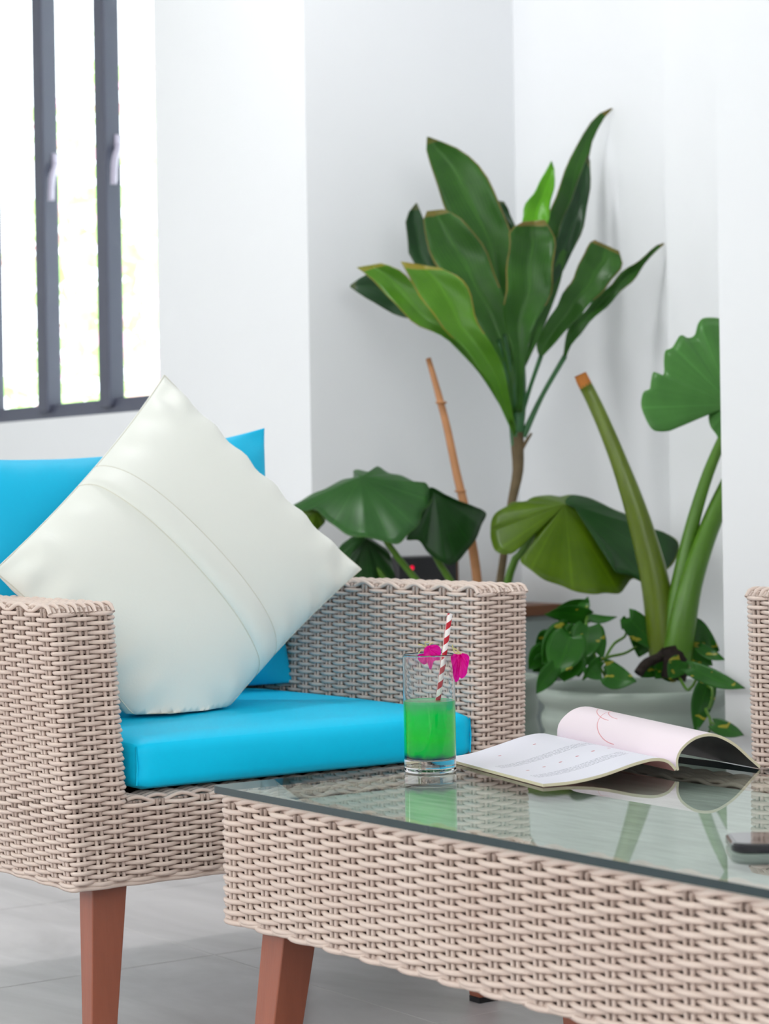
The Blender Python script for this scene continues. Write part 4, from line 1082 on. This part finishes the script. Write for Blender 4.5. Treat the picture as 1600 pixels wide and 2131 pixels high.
# --- pothos vine spilling over the pot's rim
po = thing('pothos_vine', 'trailing vine with yellow splashed heart leaves over the wide pot rim', 'plant', tuple(P(1300, 1420, 4.42)))
def heart(bx_, by_, bd, tx, ty, td, wpx, tilt=0.0, cup=0.12, root=po):
    """heart leaf from its base to its tip; wpx = half width in pixels at its widest, tilt turns the blade about its midrib"""
    loc = Vector(root.location)
    b_ = P(bx_, by_, bd); t_ = P(tx, ty, td)
    ax = t_ - b_; L_ = ax.length; ax.normalize()
    view = (b_ - CAM).normalized()
    side = ax.cross(view).normalized(); nv = side.cross(ax).normalized()
    side = (side * math.cos(tilt) + nv * math.sin(tilt)).normalized(); nv = side.cross(ax).normalized()
    wd = wpx / F_PX * bd
    nl, nw = 13, 9
    pts, uv = [], []
    for k in range(nl):
        t = k / (nl - 1)
        ww = wd * (math.sin(PI * min(1, (t + 0.05) / 1.05) ** 0.58)) ** 0.85 if t < 0.999 else 0.0005
        row, ur = [], []
        for j in range(nw):
            s = 2 * j / (nw - 1) - 1
            back = -0.14 * L_ * abs(s) ** 1.2 * max(0, 1 - t * 3.0)
            p = b_ + ax * (t * L_ + back) + side * (s * ww) + nv * (-cup * wd * (abs(s) ** 1.4) + 0.10 * L_ * math.sin(PI * t))
            row.append(tuple(p - loc)); ur.append((j / (nw - 1), t * 0.95))
        pts.append(row); uv.append(ur)
    mb = MB(); mb.grid(pts, uv)
    return leaf_obj('leaf', mb, M['pothos'], root, 0.0008)
G3 = lambda x, y: (1090 + x / 6.667, 1220 + y / 6.667)
G4 = lambda x, y: (1300 + x / 6.154, 1220 + y / 6.154)
def h3(b0, t0, w_, d=4.40, dt=0.0, tilt=0.0, g=G3):
    bx_, by_ = g(*b0); tx, ty = g(*t0)
    return heart(bx_, by_, d, tx, ty, d + dt, w_, tilt)
h3((860, 420), (290, 385), 22, 4.42, -0.05, 0.5)
h3((800, 330), (890, 150), 13, 4.43, 0.02, 0.3)
h3((860, 230), (460, 290), 12, 4.45, 0.0, 0.9)
h3((880, 430), (1290, 430), 14, 4.42, 0.02, 0.8)
h3((590, 640), (250, 1080), 36, 4.36, -0.03, 0.3)
h3((640, 700), (420, 1250), 42, 4.34, -0.04, -0.2)
h3((300, 900), (60, 1150), 26, 4.40, -0.02, 0.2)
h3((350, 700), (150, 830), 22, 4.42, -0.01, 0.5)
h3((900, 560), (870, 1010), 36, 4.36, -0.02, 0.2)
h3((1010, 640), (1090, 1010), 20, 4.37, -0.02, 0.5)
h3((420, 1130), (170, 1490), 20, 4.26, -0.03, 0.3)
h3((640, 1010), (560, 1330), 34, 4.34, -0.04, -0.3)
h3((1060, 1040), (830, 1290), 14, 4.33, -0.03, 0.6)
h3((1130, 1090), (1390, 1150), 17, 4.36, 0.0, 0.7)
h3((1150, 1230), (1560, 1330), 30, 4.28, -0.02, 0.55)
h3((1420, 440), (1360, 600), 9, 4.42, 0.0, 0.2)
h3((60, 420), (560, 860), 28, 4.40, 0.0, 0.3, G4)
h3((300, 480), (180, 900), 38, 4.42, 0.02, 0.0, G4)
h3((690, 600), (1210, 830), 46, 4.40, -0.02, 0.15, G4)
h3((960, 780), (1290, 950), 15, 4.36, -0.05, 0.6, G4)
h3((900, 700), (860, 980), 24, 4.38, 0.0, 0.4, G4)
h3((850, 1050), (1540, 1310), 19, 4.05, -0.11, 0.25, G4)
h3((1050, 1270), (900, 1880), 24, 4.12, -0.02, 0.15, G4)
h3((1150, 1770), (1525, 1910), 17, 4.00, -0.06, 0.2, G4)
h3((1050, 1960), (900, 2040), 10, 4.08, 0.0, 0.3, G4)
h3((640, 1150), (360, 1080), 18, 4.36, 0.0, 0.6, G4)
for b0, t0, w_, d_, tl in (((620, 560), (420, 760), 24, 4.41, 0.4), ((760, 600), (640, 900), 30, 4.39, 0.1), ((520, 980), (300, 1180), 26, 4.37, 0.4), ((700, 980), (760, 1260), 26, 4.33, 0.2),
                           ((820, 860), (980, 1120), 22, 4.36, 0.4), ((900, 1120), (1080, 1300), 20, 4.32, 0.5), ((300, 1020), (120, 1180), 20, 4.40, 0.3), ((1180, 1120), (1320, 1290), 17, 4.33, 0.5)):
    h3(b0, t0, w_, d_, -0.01, tl)
for b0, t0, w_, d_, tl in (((560, 980), (380, 1180), 24, 4.36, 0.4), ((720, 960), (560, 1190), 22, 4.33, 0.3), ((880, 820), (1120, 1020), 24, 4.38, 0.4), ((760, 760), (980, 700), 22, 4.42, 0.5), ((420, 1000), (200, 1160), 22, 4.36, 0.5)):
    h3(b0, t0, w_, d_, -0.01, tl, G4)
def vine(pts, r=0.003):
    stem(po, pts, [r, r, r * 0.8], M['stem'], 'vine_stem', 7, 14)
vine([(*G4(700, 1180), 4.34), (*G4(820, 1330), 4.22), (*G4(940, 1130), 4.18), (*G4(900, 1060), 4.08), (*G4(860, 1050), 4.05)])
vine([(*G4(900, 1130), 4.2), (*G4(1060, 1270), 4.12), (*G4(1130, 1340), 4.10), (*G4(1100, 1540), 4.095), (*G4(1030, 1560), 4.09), (*G4(1100, 1740), 4.03), (*G4(1050, 2000), 4.05)])
vine([(*G4(1095, 1730), 4.031), (*G4(1130, 1755), 4.012), (*G4(1160, 1772), 4.0)], 0.0025)
vine([(*G3(1120, 1010), 4.38), (*G3(1250, 800), 4.41), (*G3(1410, 680), 4.42), (*G3(1400, 480), 4.42)])
vine([(*G3(1060, 1030), 4.36), (*G3(1200, 975), 4.38), (*G3(1400, 930), 4.41), (*G3(1560, 840), 4.43)])
vine([(*G3(1050, 1040), 4.36), (*G3(900, 1140), 4.34), (*G3(820, 1300), 4.33)])
vine([(*G3(860, 470), 4.40), (*G3(900, 700), 4.38), (*G3(1000, 1000), 4.36), (*G3(1100, 1200), 4.36), (*G3(1150, 1300), 4.36)])
vine([(*G3(880, 420), 4.42), (*G3(820, 600), 4.38), (*G3(560, 700), 4.37), (*G3(500, 1000), 4.33), (*G3(600, 1300), 4.34)])
